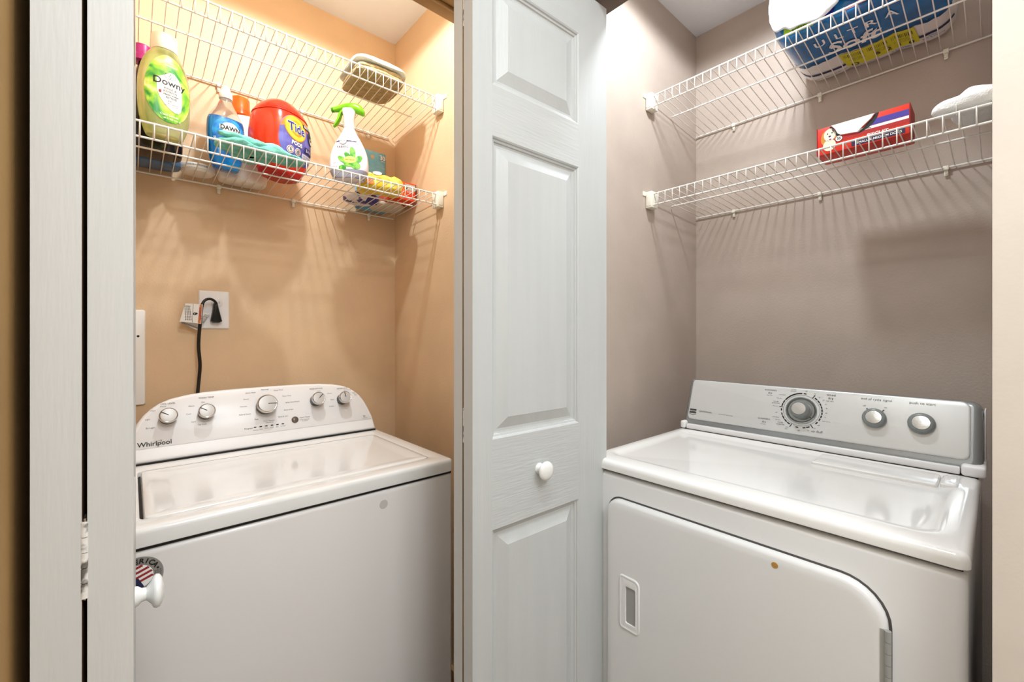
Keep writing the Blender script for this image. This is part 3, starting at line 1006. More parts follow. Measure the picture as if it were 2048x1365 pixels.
path = smoothprof([(0.2125, 1.722, 1.370), (0.205, 1.716, 1.3795), (0.193, 1.713, 1.384), (0.181, 1.711, 1.379), (0.1735, 1.710, 1.366), (0.1700, 1.709, 1.345),
                   (0.167, 1.708, 1.300), (0.164, 1.708, 1.26), (0.1635, 1.708, 1.22), (0.167, 1.707, 1.17), (0.164, 1.707, 1.12), (0.161, 1.705, 1.08), (0.161, 1.703, 1.0)], 5)
tube(bm, path, [0.0042] * 20 + [0.0050] * (len(path) - 20), 10)
finish('cord', bm, M_BLACK, pc, 60, True)
bm = bmesh.new()
bx(bm, 0.1555, 0.1695, 1.7015, 1.7145, 1.295, 1.296)
bm.free()
M_TAG = mat('white tag paper', 'E9E5E0', 0.5)
M_ORT = mat('orange print', 'C4773F', 0.5)
P = Print(lambda u, v, h: Vector((u, 1.7005 - (u - 0.145) * 0.03 - h, v)), 0.0003)
P.poly([(0.1140, 1.3085), (0.1690, 1.3020), (0.1735, 1.3640), (0.1290, 1.3660)], M_TAG, 1)
P.poly([(0.1600, 1.3040), (0.1680, 1.3032), (0.1722, 1.3635), (0.1655, 1.3640)], M_ORT, 2)
P.text('WARNING', 0.1665, 1.334, 0.0085, M_RED, 0.02, rot=-87, layer=4)
P.poly([(0.1455, 1.3060), (0.1463, 1.3060), (0.1493, 1.3645), (0.1485, 1.3645)], M_INK, 3)
for i, x in enumerate((0.1415, 0.1375, 0.1335, 0.1290)):
    P.text('Do not remove this tag', x, 1.336, 0.0048, M_INK, 0.01, rot=-84 - i, layer=4)
P.disc(0.1525, 1.3335, 0.0045, 0.0045, M_INK, 4, 1, 12, hole=0.4)
P.disc(0.1565, 1.3345, 0.0035, 0.003, M_INK, 4, 1, 12)
P.build('warning_tag', pc, True)
P = Print(lambda u, v, h: Vector((u, 1.7235 + (u - 0.15) * 0.10 - h, v)), 0.0003)
P.poly([(0.1140, 1.3085), (0.1600, 1.2820), (0.1920, 1.3340), (0.165, 1.350)], M_TAG, 1)
for i in range(11):
    x = 0.122 + i * 0.0042
    P.text('lllll', x, 1.3055 - i * 0.0018, 0.006, M_INK, 0.0, rot=-80 + i, layer=3)
for i in range(4):
    P.text('electrical shock', 0.1745 + i * 0.0035, 1.321 - i * 0.001, 0.0050, M_INK, 0.0, rot=57, layer=3)
P.build('tag_back_flap', pc, True)
wp = empty('wall_panel', (0.0, 1.75, 1.2))
tag(wp, 'tall narrow white cover panel on the wall left of the outlet', 'cover panel')
bm = bmesh.new()
panel_rr(bm, -0.055, 0.0335, 1.052, 1.343, 0.006, 4, [(0, 0), (0, 0.006), (0.002, 0.0085), (0.006, 0.009)], WF)
finish('cover', bm, mat('white cover plastic', 'F1EFEC', 0.35), wp, 40, True)
bm = bmesh.new()
lathe_at(bm, [(0.0035, 0.0088), (0.003, 0.0098), (0, 0.010)], WF, 0.0165, 1.2625, 14)
finish('screw', bm, M_BLACK, wp, 0, True)

# ------------------------------------------------------------------ laundry bottles on the left shelves
# clear oval bottle of pale green rinse with a cream cap
M_GLIQ = mat('pale green liquid', 'C9D67E', 0.12, trans=0.55, ior=1.33, col2='E4E0A4', vscale=14)
M_GLAB = mat('green swirl label', '6FB53F', 0.3, col2='E6EC8C', vscale=17, ramp=(0.42, 0.58))
_nt = M_GLAB.node_tree
_rp = [n for n in _nt.nodes if n.type == 'VALTORGB'][0]
_nz = [n for n in _nt.nodes if n.type == 'TEX_NOISE'][0]
_nz.inputs['Distortion'].default_value = 1.4
_rp.color_ramp.elements[0].color = lin('2F8F3E')
_rp.color_ramp.elements[0].position = 0.36
_e = _rp.color_ramp.elements.new(0.46)
_e.color = lin('8CCB3C')
_e = _rp.color_ramp.elements.new(0.56)
_e.color = lin('C6E062')
_rp.color_ramp.elements[-1].position = 0.68
_rp.color_ramp.elements[-1].color = lin('F0F2B8')
M_GLAB2 = mat('dark green swirl', '2E8A48', 0.3, col2='8CC94A', vscale=40, ramp=(0.4, 0.6))
M_CREAMP = mat('cream cap plastic', 'F4EBDD', 0.3)
bt = empty('fabric_rinse_bottle', (0.0665, 1.462, 1.785), R(16))
tag(bt, 'clear oval bottle of pale green fabric rinse with cream cap at the left end', 'bottle')
LF = Loft([(0, 0.036, 0.024, 2.4), (0.006, 0.041, 0.027, 2.4), (0.045, 0.0525, 0.031, 2.3), (0.095, 0.0565, 0.033, 2.2), (0.14, 0.0555, 0.033, 2.2),
           (0.18, 0.049, 0.031, 2.2), (0.207, 0.039, 0.028, 2.1), (0.223, 0.029, 0.0265, 2), (0.232, 0.0255, 0.0255, 2)])
bm = bmesh.new()
LF.build(bm)
finish('bottle_body', bm, M_GLIQ, bt, 60)
bm = bmesh.new()
lathe_at(bm, [(0.0275, 0.226), (0.0285, 0.229), (0.028, 0.262), (0.0265, 0.267), (0.022, 0.268), (0, 0.268)], lambda u, v, h: Vector((u, v, h)), 0, 0, 36, cap0=True)
finish('cap', bm, M_CREAMP, bt, 50)
P = Print(lambda u, v, h: LF.front(u, v, 0.0004 + h), 0.0004)
egg = []
for k in range(48):
    a = 2 * pi * k / 48
    u, v = 0.049 * cos(a), 0.121 + 0.087 * sin(a)
    egg.append((u * (1 - 0.10 * sin(a)), v))
P.fan(egg, M_GLAB, 1, 8)
sh = [(-0.0275, 0.142), (-0.012, 0.152), (0.000, 0.163), (0.010, 0.163), (0.020, 0.152), (0.0275, 0.132), (0.0275, 0.085), (0.0255, 0.071), (0.020, 0.064),
      (0.012, 0.063), (0.002, 0.067), (-0.010, 0.077), (-0.020, 0.091), (-0.0265, 0.108)]
P.fan(sh, M_WHITEP, 3, 5)
for q in (-0.0048, 0.0048):
    P.disc(0.001 + q, 0.1525, 0.0075, 0.0075, M_INK, 4, 1, 24, hole=0.90)
P.text('Downy', 0.000, 0.1345, 0.0235, M_INK, 0.012)
P.text('RINSE &', 0.001, 0.119, 0.0078, M_INKG, 0.0)
P.text('REFRESH', 0.001, 0.111, 0.0078, M_INKG, 0.0)
P.text('FRESH WASH', 0.003, 0.1035, 0.0056, M_INK, 0.01)
P.text('ACTIVE', 0.003, 0.0965, 0.0072, M_INK, 0.01)
P.text('3X', 0.000, 0.088, 0.0070, M_INKG, 0.0)
P.text('odor removal', 0.006, 0.082, 0.0045, M_INKG, 0.0)
P.text('helps rinse out residue', 0.004, 0.077, 0.0035, M_INKG, 0.0)
P.rect(-0.023, -0.018, 0.104, 0.111, M_RED, 4, 1, 1)
P.text('Cool Cotton', 0.0, 0.0515, 0.0075, M_WHITEP, 0.01)
P.text('48 FL OZ (1.41 L)', 0.006, 0.043, 0.0052, M_WHITEP, 0.01)
P.text('fresh scent', 0.004, 0.180, 0.0060, M_WHITEP, 0.0)
P.build('front_label', bt)

# black bottle with magenta cap
bt = empty('detergent_bottle', (0.036, 1.600, 1.779), 0)
tag(bt, 'black detergent bottle with magenta cap behind the pale green rinse bottle', 'bottle')
LB = Loft([(0, 0.070, 0.034, 3.2), (0.006, 0.077, 0.041, 3.2), (0.05, 0.078, 0.044, 3.0), (0.10, 0.072, 0.044, 2.8), (0.15, 0.055, 0.042, 2.5), (0.20, 0.034, 0.033, 2.2), (0.245, 0.022, 0.022, 2), (0.262, 0.020, 0.020, 2)])
bm = bmesh.new()
LB.build(bm)
finish('bottle_body', bm, mat('glossy black bottle', '120D10', 0.18), bt, 60)
bm = bmesh.new()
bx(bm, -0.06, 0.06, -0.0435, -0.0425, 0.02, 0.07)
bm.free()
b = bmesh.new()
prof = [(0.0195, 0.252), (0.0245, 0.254), (0.0245, 0.268), (0.0215, 0.271), (0.0215, 0.296), (0.019, 0.299), (0, 0.299)]
rings = []
for (r, h) in prof:
    rings.append([Vector((-0.012 + max(r, 1e-5) * (1 + (0.035 if (k % 2 and 0.27 < h < 0.298) else 0)) * cos(2 * pi * k / 48),
                          max(r, 1e-5) * (1 + (0.035 if (k % 2 and 0.27 < h < 0.298) else 0)) * sin(2 * pi * k / 48), h)) for k in range(48)])
ringed(b, rings, True, True)
finish('cap', b, mat('magenta cap plastic', 'B02C77', 0.35), bt, 40)
# slate blue bottle at the back
bt = empty('softener_bottle', (0.040, 1.692, 1.776), 0)
tag(bt, 'low slate blue bottle at the wall behind the black bottle', 'bottle')
LB = Loft([(0, 0.068, 0.036, 3.2), (0.006, 0.076, 0.043, 3.2), (0.03, 0.077, 0.044, 3.0), (0.07, 0.076, 0.044, 3), (0.095, 0.062, 0.036, 2.6), (0.112, 0.026, 0.022, 2)])
bm = bmesh.new()
LB.build(bm)
finish('bottle_body', bm, mat('slate blue plastic', '4E6F92', 0.25), bt, 60)
bm = bmesh.new()
lathe_at(bm, [(0.020, 0.108), (0.020, 0.128), (0.018, 0.131), (0, 0.131)], lambda u, v, h: Vector((u, v, h)), 0, 0, 30, cap0=True)
finish('cap', bm, mat('dark blue cap plastic', '2E4664', 0.3), bt, 40)
# shallow round tub
bt = empty('round_tub', (0.158, 1.690, 1.777), 0)
tag(bt, 'shallow round white tub with a printed rim between the bottles at the wall', 'tub')
bm = bmesh.new()
CYL = lambda u, v, h: Vector((u, v, h))
lathe_at(bm, [(0.038, 0), (0.040, 0.0005), (0.0425, 0.004), (0.044, 0.007), (0.044, 0.009)], CYL, 0, 0, 40, cap0=True)
finish('tub_body', bm, mat('white tub plastic', 'EFE6DA', 0.35), bt, 50)
bm = bmesh.new()
lathe_at(bm, [(0.0465, 0.007), (0.0475, 0.009), (0.0475, 0.021), (0.046, 0.0225), (0, 0.0225)], CYL, 0, 0, 44, cap0=True)
finish('lid', bm, mat('white lid plastic', 'F2EEE8', 0.35), bt, 50)
P = Print(lambda u, v, h: Vector(((0.0475 + h) * sin(u / 0.0475), -(0.0475 + h) * cos(u / 0.0475), v)))
P.text('WASHING POWDER', -0.004, 0.0148, 0.0065, M_INKG, 0.01)
P.build('rim_lettering', bt)

# blue dish soap bottle
bt = empty('dish_soap_bottle', (0.2225, 1.606, 1.780), R(12))
tag(bt, 'clear bottle of bright blue dish soap with white cap behind the teal cloth', 'bottle')
LD = Loft([(0, 0.031, 0.020, 2.4), (0.006, 0.036, 0.023, 2.4), (0.04, 0.046, 0.027, 2.4), (0.09, 0.0505, 0.029, 2.4), (0.14, 0.0505, 0.029, 2.4), (0.162, 0.045, 0.027, 2.3),
           (0.19, 0.029, 0.021, 2.1), (0.212, 0.0175, 0.0165, 2), (0.228, 0.0145, 0.0145, 2)])
bm = bmesh.new()
LD.build(bm, z1=0.156)
finish('soap', bm, mat('blue soap', '0F74C9', 0.1, trans=0.35, ior=1.35, col2='1C97DE', vscale=30, coat=0.6), bt, 60)
bm = bmesh.new()
LD.build(bm, z0=0.1565, z1=0.228)
finish('clear_shoulder', bm, mat('clear plastic', 'F2E7DA', 0.08, trans=0.85, ior=1.15), bt, 60)
bm = bmesh.new()
lathe_at(bm, [(0.0175, 0.222), (0.0185, 0.226), (0.0175, 0.240), (0.0145, 0.243), (0.012, 0.256), (0.0, 0.257)], CYL, 0, 0, 30, cap0=True)
finish('cap', bm, mat('white soap cap', 'F5EEE6', 0.3), bt, 50)
P = Print(lambda u, v, h: LD.front(u, v, 0.0004 + h), 0.0004)
M_BLUL = mat('blue label', '0D6CC4', 0.3, col2='35A3E8', vscale=50)
P.fan([(0.044 * cos(2 * pi * k / 40), 0.108 + 0.045 * math.copysign(abs(sin(2 * pi * k / 40)) ** 0.8, sin(2 * pi * k / 40))) for k in range(40)], M_BLUL, 1, 6)
P.disc(0.002, 0.123, 0.0235, 0.0185, M_WHITEP, 2, 5, 32)
P.rect(-0.0265, 0.0305, 0.1155, 0.1295, M_WHITEP, 2, 8, 2)
P.text('DAWN', 0.002, 0.1225, 0.0185, M_INK, 0.03, sx=0.92)
P.text('ULTRA', 0.002, 0.1105, 0.0045, M_INKG, 0.0)
for k in range(2):
    P.arc(0.03, 0.115, 0.072 + 0.003 * k, 0.0012, 200, 262, M_WHITEP, 3)
P.build('front_label', bt)

# white bottle with orange cap behind
bt = empty('cleaner_bottle', (0.284, 1.703, 1.776), 0)
tag(bt, 'big white bottle with orange cap between the blue soap and the red tub', 'bottle')
LO = Loft([(0, 0.062, 0.034, 3.4), (0.008, 0.070, 0.040, 3.2), (0.05, 0.072, 0.040, 3.0), (0.13, 0.071, 0.040, 2.9), (0.175, 0.062, 0.038, 2.6), (0.205, 0.048, 0.035, 2.3), (0.225, 0.031, 0.029, 2), (0.24, 0.024, 0.024, 2)])
bm = bmesh.new()
LO.build(bm)
finish('bottle_body', bm, mat('white bottle plastic', 'F3EBE0', 0.3, trans=0.0), bt, 60)
bm = bmesh.new()
lathe_at(bm, [(0.031, 0.224), (0.0335, 0.228), (0.030, 0.250), (0.0285, 0.254), (0.0275, 0.284), (0.025, 0.287), (0, 0.287)], CYL, -0.007, 0, 36, cap0=True)
finish('cap', bm, mat('orange cap plastic', 'F0681C', 0.3), bt, 40)
P = Print(lambda u, v, h: LO.front(u, v, 0.0004 + h), 0.0004)
M_GRNP = mat('green print', '7FC77E', 0.4)
P.rect(-0.05, 0.05, 0.150, 0.1515, M_GRNP, 1, 6, 1)
P.rect(-0.05, 0.06, 0.118, 0.1195, M_INKG, 1, 6, 1)
P.rect(-0.02, 0.03, 0.096, 0.112, M_GRNP, 1, 6, 1)
P.text('free & clear', 0.002, 0.135, 0.013, M_INKG, 0.0)
P.build('front_label', bt)

# red pod tub, label turned to the right
M_REDP = mat('red tub plastic', 'EE3A1C', 0.22, coat=0.3)
M_REDD = mat('dark red base', 'C4201A', 0.35)
bt = empty('detergent_pod_tub', (0.369, 1.572, 1.783), R(35))
tag(bt, 'rounded red detergent tub with purple and yellow label beside the orange cap', 'tub')
LT_ = Loft([(0, 0.058, 0.046, 2.6), (0.006, 0.064, 0.052, 2.6), (0.016, 0.066, 0.054, 2.6), (0.024, 0.069, 0.060, 2.7), (0.05, 0.080, 0.071, 2.7), (0.085, 0.086, 0.077, 2.7), (0.125, 0.088, 0.079, 2.7), (0.165, 0.085, 0.076, 2.6),
            (0.198, 0.077, 0.068, 2.5), (0.222, 0.062, 0.054, 2.4), (0.240, 0.040, 0.036, 2.2), (0.2475, 0.012, 0.011, 2)])
bm = bmesh.new()
LT_.build(bm, seg=56, z0=0.016, z1=0.196)
finish('tub_body', bm, M_REDP, bt, 60)
bm = bmesh.new()
LT_.build(bm, seg=56, z1=0.016)
finish('tub_base', bm, M_REDD, bt, 60)
bm = bmesh.new()
LT_.build(bm, seg=56, z0=0.200, off=0.0012)
LT_.build(bm, seg=56, z0=0.1925, z1=0.1985, off=0.0022)
finish('lid', bm, mat('red lid plastic', 'E8301A', 0.25, coat=0.2), bt, 50)
P = Print(lambda u, v, h: LT_.front(u, v, 0.0004 + h), 0.0005)
M_PURP = mat('periwinkle label', '7B79C9', 0.35, col2='5E5CB4', vscale=20)
M_ORNG = mat('orange label', 'F58A3A', 0.35)
M_YELL = mat('yellow label', 'FBE04A', 0.35)
M_GOLD = mat('gold label', 'F3A92C', 0.35)
M_DBLU = mat('deep blue print', '2B2F8F', 0.4)
lab = []
for k in range(48):
    a = 2 * pi * k / 48
    c, s = cos(a), sin(a)
    lab.append((0.0735 * math.copysign(abs(c) ** 0.75, c) + 0.002, 0.112 + 0.076 * math.copysign(abs(s) ** 0.85, s)))
P.fan(lab, M_PURP, 1, 8)
P.fan([(0.0725 * math.copysign(abs(cos(a)) ** 0.75, cos(a)) + 0.002, 0.112 + 0.075 * abs(sin(a)) ** 0.85) for a in [R(x) for x in range(14, 170, 6)]], M_ORNG, 2, 6)
P.disc(-0.019, 0.1445, 0.0405, 0.0405, M_GOLD, 3, 5, 40)
P.disc(-0.019, 0.1445, 0.0375, 0.0375, M_YELL, 4, 3, 40, hole=0.68)
P.disc(-0.019, 0.1445, 0.026, 0.026, M_GOLD, 4, 2, 32, hole=0.75)
P.disc(-0.019, 0.1445, 0.019, 0.019, M_YELL, 4, 2, 28)
P.text('Tide', -0.018, 0.1435, 0.0400, M_WHITEP, 0.055, layer=6, sx=0.9)
P.text('Tide', -0.018, 0.1435, 0.0400, M_DBLU, 0.018, layer=7, sx=0.9)
P.text('PODS', -0.018, 0.0955, 0.0165, M_WHITEP, 0.04, layer=6)
P.rect(0.016, 0.073, 0.082, 0.100, mat('indigo band', '2F2E73', 0.4), 5, 8, 2)
P.text('3-1 P.E.S', 0.045, 0.0905, 0.0135, M_WHITEP, 0.02, layer=7)
P.rect(0.010, 0.060, 0.160, 0.173, M_NAVY, 5, 6, 2)
P.text('BRIGHT', 0.035, 0.1665, 0.0115, M_WHITEP, 0.01, layer=7)
P.disc(0.051, 0.139, 0.0205, 0.0225, M_NAVY, 5, 4, 28)
P.disc(0.055, 0.133, 0.0135, 0.0145, M_WHITEP, 6, 3, 24)
P.disc(0.051, 0.139, 0.008, 0.009, M_INK, 7, 2, 20, hole=0.45)
for (u, v) in ((-0.040, 0.072), (-0.012, 0.0725)):
    P.disc(u, v, 0.0118, 0.0118, M_WHITEP, 5, 3, 26)
    P.disc(u, v, 0.0098, 0.0098, M_RED, 6, 1, 26, hole=0.82)
    P.text('%' if u < -0.03 else '@', u, v, 0.012, M_INK, 0.02, layer=7)
P.rect(0.006, 0.056, 0.056, 0.076, mat('pale label box', 'D9DCF0', 0.4), 5, 6, 2)
P.text('keep out of reach', 0.031, 0.070, 0.0055, M_INKG, 0.01, layer=7)
P.text('57 COUNT  LAUNDRY', 0.031, 0.062, 0.0055, M_INKG, 0.01, layer=7)
P.text('NET WT 48 OZ', 0.0, 0.048, 0.0065, M_WHITEP, 0.01, layer=6)
P.build('front_label', bt)

# spray bottle
bt = empty('spray_bottle', (0.553, 1.458, 1.7865), R(-36))
tag(bt, 'white fabric spray bottle with bright green trigger head on the lower shelf', 'spray bottle')
LS = Loft([(0, 0.046, 0.028, 2.6), (0.005, 0.051, 0.031, 2.6), (0.03, 0.0615, 0.035, 2.5), (0.06, 0.0625, 0.035, 2.4), (0.095, 0.056, 0.033, 2.3), (0.13, 0.0405, 0.028, 2.2), (0.155, 0.026, 0.021, 2.1), (0.172, 0.0185, 0.0175, 2), (0.178, 0.0175, 0.0175, 2)])
bm = bmesh.new()
LS.build(bm)
finish('bottle_body', bm, mat('pearl white bottle', 'E6E3F0', 0.25, col2='F3F2F8', vscale=8), bt, 60)
bm = bmesh.new()
for (z0, z1, r0) in ((0.173, 0.182, 0.0205),):
    pass
H = Loft([(0.176, 0.0185, 0.018, 2), (0.185, 0.0175, 0.017, 2), (0.205, 0.017, 0.0165, 2.2), (0.228, 0.022, 0.017, 2.4), (0.240, 0.024, 0.016, 2.4)])
H.build(bm, 32)
finish('sprayer_neck', bm, mat('white sprayer plastic', 'EFEFF2', 0.3), bt, 60)
M_GRN = mat('bright green plastic', '7ED321', 0.3)
M_GRD = mat('dark green plastic', '3F8F1C', 0.35)
bm = bmesh.new()
rings = []
for (x, zc, hz, hy) in smoothprof([(-0.050, 0.2375, 0.008, 0.009), (-0.036, 0.241, 0.0105, 0.011), (-0.015, 0.246, 0.0125, 0.014), (0.008, 0.247, 0.0150, 0.0165), (0.028, 0.243, 0.0165, 0.0165), (0.042, 0.236, 0.0150, 0.014), (0.050, 0.229, 0.0085, 0.008)], 3):
    rings.append([(x, hy * cos(2 * pi * k / 20), zc + hz * sin(2 * pi * k / 20)) for k in range(20)])
ringed(bm, rings, True, True)
finish('sprayer_head', bm, M_GRN, bt, 60)
bm = bmesh.new()
tube(bm, [(-0.049, 0, 0.2375), (-0.058, 0, 0.236)], [0.0085, 0.0075], 16)
finish('nozzle', bm, M_GRD, bt, 40)
bm = bmesh.new()
rings = []
for (x, z, w, t) in smoothprof([(-0.020, 0.236, 0.008, 0.004), (-0.029, 0.222, 0.009, 0.004), (-0.033, 0.207, 0.010, 0.0035), (-0.040, 0.193, 0.010, 0.003), (-0.049, 0.180, 0.007, 0.0025)], 3):
    rings.append([(x - t, -w, z), (x + t, -w, z + 0.002), (x + t, w, z + 0.002), (x - t, w, z)])
ringed(bm, rings, True, True)
finish('trigger', bm, M_GRN, bt, 50)
P = Print(lambda u, v, h: LS.front(u, v, 0.0004 + h), 0.0004)
P.rect(-0.038, 0.030, 0.1205, 0.1245, mat('dark violet print', '3B1E52', 0.4), 1, 8, 1, shear=0.0)
P.disc(-0.012, 0.1225, 0.0125, 0.0125, M_WHITEP, 3, 3, 26)
P.disc(-0.012, 0.1225, 0.0125, 0.0125, M_INKG, 4, 1, 26, hole=0.93)
P.text('febreze', -0.012, 0.1225, 0.0068, M_INK, 0.0, layer=5)
P.text('FABRIC', -0.012, 0.1010, 0.0100, M_INK, 0.01, spacing=1.25)
P.text('refresher', -0.012, 0.0925, 0.0060, M_INKG, 0.0)
M_LEAF = mat('leaf green print', '3C9A3A', 0.4, col2='8ED44C', vscale=70)
M_LEAF2 = mat('lime print', 'C9E878', 0.4)
for (u, v, ru, rv, rot) in ((0.020, 0.082, 0.009, 0.020, 12), (0.005, 0.070, 0.008, 0.016, 40), (0.038, 0.062, 0.009, 0.015, -35), (-0.012, 0.058, 0.008, 0.018, 55), (0.010, 0.045, 0.018, 0.010, 0), (0.030, 0.040, 0.014, 0.012, 0), (-0.012, 0.032, 0.012, 0.008, 0)):
    P.disc(u, v, ru, rv, M_LEAF, 2, 3, 22, rot=rot)
P.disc(0.012, 0.058, 0.020, 0.012, M_LEAF2, 3, 3, 22)
P.text('odor fighter', 0.012, 0.058, 0.0062, M_ORT, 0.01, layer=5)
P.text('27 FL OZ', -0.038, 0.035, 0.0045, M_INKG, 0.0)
P.text('scent', -0.038, 0.047, 0.0055, M_INKG, 0.0)
P.build('front_label', bt)
bm = bmesh.new()
LS.build(bm, z0=0.0, z1=0.028, off=0.0005, cap0=False, cap1=False)
finish('bottle_foot', bm, mat('grey violet plastic', '9A9CAE', 0.3), bt, 60)

# teal microfibre cloth over the lip
tc_ = empty('microfibre_cloth', (0.288, 1.438, 1.7885), R(-2))
tag(tc_, 'crumpled teal microfibre cloth lying in front of the blue soap bottle', 'cloth')


def dr1(c):
    a = c.z / 0.036
    c.z *= 0.80 + 0.22 * sin(c.x * 38 + 0.6) + 0.16 * sin(c.x * 75 + c.y * 60 + 2)
    c.z *= 1.0 - max(0, c.x + 0.03) * 3.2
    c.y += a * 0.010 * sin(c.x * 46 + 1)
    c.z = max(c.z, 0)
    return c


bm = bmesh.new()
lump(bm, 0.232, 0.096, 0.036, 3.0, 34, 0.008, 24, 3, droop=dr1)
M_TEAL = mat('teal microfibre', '86D3C4', 0.95, bump=0.9, bscale=420, var=0.2, vscale=30, spec=0.1)
finish('cloth_fold', bm, M_TEAL, tc_, 70)
bm = bmesh.new()
lump(bm, 0.105, 0.100, 0.026, 2.8, 24, 0.006, 24, 13, droop=lambda c: c, M=Matrix.Translation((-0.02, 0.045, 0.0)) @ Matrix.Rotation(R(10), 4, 'Z'))
finish('cloth_corner', bm, M_TEAL, tc_, 70)
bm = bmesh.new()
lump(bm, 0.128, 0.046, 0.021, 2.4, 26, 0.005, 34, 21, base=False, M=Matrix.Translation((-0.046, -0.020, 0.019)) @ Matrix.Rotation(R(7), 4, 'Y') @ Matrix.Rotation(R(-4), 4, 'Z'))
lump(bm, 0.110, 0.040, 0.018, 2.4, 24, 0.005, 36, 23, base=False, M=Matrix.Translation((0.045, -0.022, 0.006)) @ Matrix.Rotation(R(9), 4, 'Y') @ Matrix.Rotation(R(6), 4, 'Z'))
finish('rolled_edge', bm, M_TEAL, tc_, 70)


# pouches and packs at the right end of the lower shelf
def pouch(bm, w, h, th, res=16, seed=0, amp=0.003):
    """upright pouch in the XZ plane, base at z = 0"""
    n = res
    vf = {}
    for side in (-1, 1):
        for j in range(n + 1):
            for i in range(n + 1):
                u, v = i / n * 2 - 1, j / n * 2 - 1
                if side == 1 and (i in (0, n) or j in (0, n)):
                    vf[(side, i, j)] = vf[(-1, i, j)]
                    continue
                b = ((1 - u ** 4) * (1 - v ** 4)) ** 0.6 * th / 2
                d = noise.noise(Vector((u * 2.2 + seed, v * 2.2, side))) * amp * (1 - max(abs(u), abs(v)) ** 4)
                vf[(side, i, j)] = bm.verts.new((u * w / 2, side * b + d, (v + 1) * h / 2))
    for side in (-1, 1):
        for j in range(n):
            for i in range(n):
                q = [vf[(side, i, j)], vf[(side, i + 1, j)], vf[(side, i + 1, j + 1)], vf[(side, i, j + 1)]]
                bm.faces.new(q if side == -1 else q[::-1])


def pouch_front(w, h, th, seed, amp):
    def f(a, b, hh):
        u, v = a / (w / 2), b / (h / 2) - 1
        u, v = max(-1, min(1, u)), max(-1, min(1, v))
        q = ((1 - u ** 4) * (1 - v ** 4)) ** 0.6 * th / 2
        d = noise.noise(Vector((u * 2.2 + seed, v * 2.2, -1))) * amp * (1 - max(abs(u), abs(v)) ** 4)
        return Vector((a, -q + d - hh, b))
    return f


pt_ = empty('standing_pouch', (0.742, 1.722, 1.775), R(4))
tag(pt_, 'teal plastic pouch marked 30 standing against the wall behind the spray bottle', 'pouch')
bm = bmesh.new()
pouch(bm, 0.135, 0.252, 0.032, 16, 2, 0.004)
finish('pouch_body', bm, mat('teal pouch film', '5AA6CC', 0.22, col2='8CCBE6', vscale=14, ramp=(0.35, 0.7)), pt_, 60)
P = Print(pouch_front(0.135, 0.252, 0.032, 2, 0.004), 0.0008)
P.text('30', 0.046, 0.228, 0.026, M_WHITEP, 0.03)
P.text('PACS', 0.046, 0.213, 0.008, M_WHITEP, 0.01)
P.text('2 IN 1 scent', 0.035, 0.185, 0.009, mat('pale teal print', 'A9D6DD', 0.4), 0.0)
P.text('laundry', 0.040, 0.165, 0.010, mat('pale teal print', 'A9D6DD'), 0.0)
P.disc(0.005, 0.14, 0.022, 0.012, mat('salmon print', 'E08A66', 0.4), 1, 3, 22, rot=-30)
P.disc(0.000, 0.222, 0.008, 0.008, mat('tan print', 'C9B48A', 0.4), 1, 2, 18)
P.build('front_label', pt_)
pt_ = empty('snack_pouch', (0.688, 1.515, 1.787), R(-14))
tag(pt_, 'crumpled yellow plastic pouch lying right of the spray bottle', 'pouch')
bm = bmesh.new()
lump(bm, 0.155, 0.110, 0.056, 4.2, 26, 0.0065, 30, 5)
finish('pouch_body', bm, mat('yellow pouch film', 'F0CF2E', 0.2, col2='F7E06A', vscale=22), pt_, 55)
P = Print(lambda u, v, h: Vector((u, -0.058 - h, v)), 0.001)
P.disc(-0.045, 0.020, 0.014, 0.010, M_ORNG, 1, 2, 18)
P.disc(-0.020, 0.052, 0.016, 0.006, M_WHITEP, 1, 2, 18)
P.build('front_label', pt_)
pt_ = empty('wipes_pouch', (0.672, 1.655, 1.779), R(10))
tag(pt_, 'white and purple pouch lying under the yellow pouch', 'pouch')
bm = bmesh.new()
lump(bm, 0.125, 0.120, 0.038, 3.0, 18, 0.007, 18, 8)
finish('pouch_body', bm, mat('white purple film', 'EDEBF2', 0.25, col2='3F3A93', vscale=16, ramp=(0.5, 0.53)), pt_, 55)
pt_ = empty('folded_rag', (0.788, 1.668, 1.7785), R(-6))
tag(pt_, 'small folded off white rag under the orange box', 'rag')
bm = bmesh.new()
lump(bm, 0.125, 0.120, 0.020, 3.5, 16, 0.003, 22, 9)
finish('rag_fold', bm, mat('off white rag', 'D9CDBB', 0.9, bump=0.5, bscale=300), pt_, 60)
ob_ = empty('dryer_sheet_box', (0.806, 1.600, 1.796), R(0))
tag(ob_, 'orange cardboard box with white print at the right end of the lower shelf', 'box')
M_ORB = mat('orange cardboard', 'F05A22', 0.45, col2='E8451C', vscale=10)
bm = bmesh.new()
bx(bm, -0.055, 0.050, -0.050, 0.062, 0, 0.070, 0.0015)
finish('carton', bm, M_ORB, ob_, 30)
P = Print(lambda u, v, h: Vector((u, -0.050 - h, v)))
P.rect(0.000, 0.047, 0.040, 0.064, mat('grey print', 'BFC4C2', 0.4), 1, 1, 1)
P.text('120', 0.024, 0.052, 0.020, M_WHITEP, 0.012, layer=3)
P.text('SHEETS', 0.024, 0.034, 0.009, M_WHITEP, 0.01, layer=3)
for k in range(5):
    P.poly([(-0.05 + k * 0.010, 0.005), (-0.045 + k * 0.010, 0.005), (-0.025 + k * 0.010, 0.060), (-0.028 + k * 0.010, 0.060)], mat('pale orange print', 'F7A06A', 0.4), 1)
P.rect(0.0465, 0.0495, 0.002, 0.068, M_INK, 1, 1, 1)
P.build('front_print', ob_)

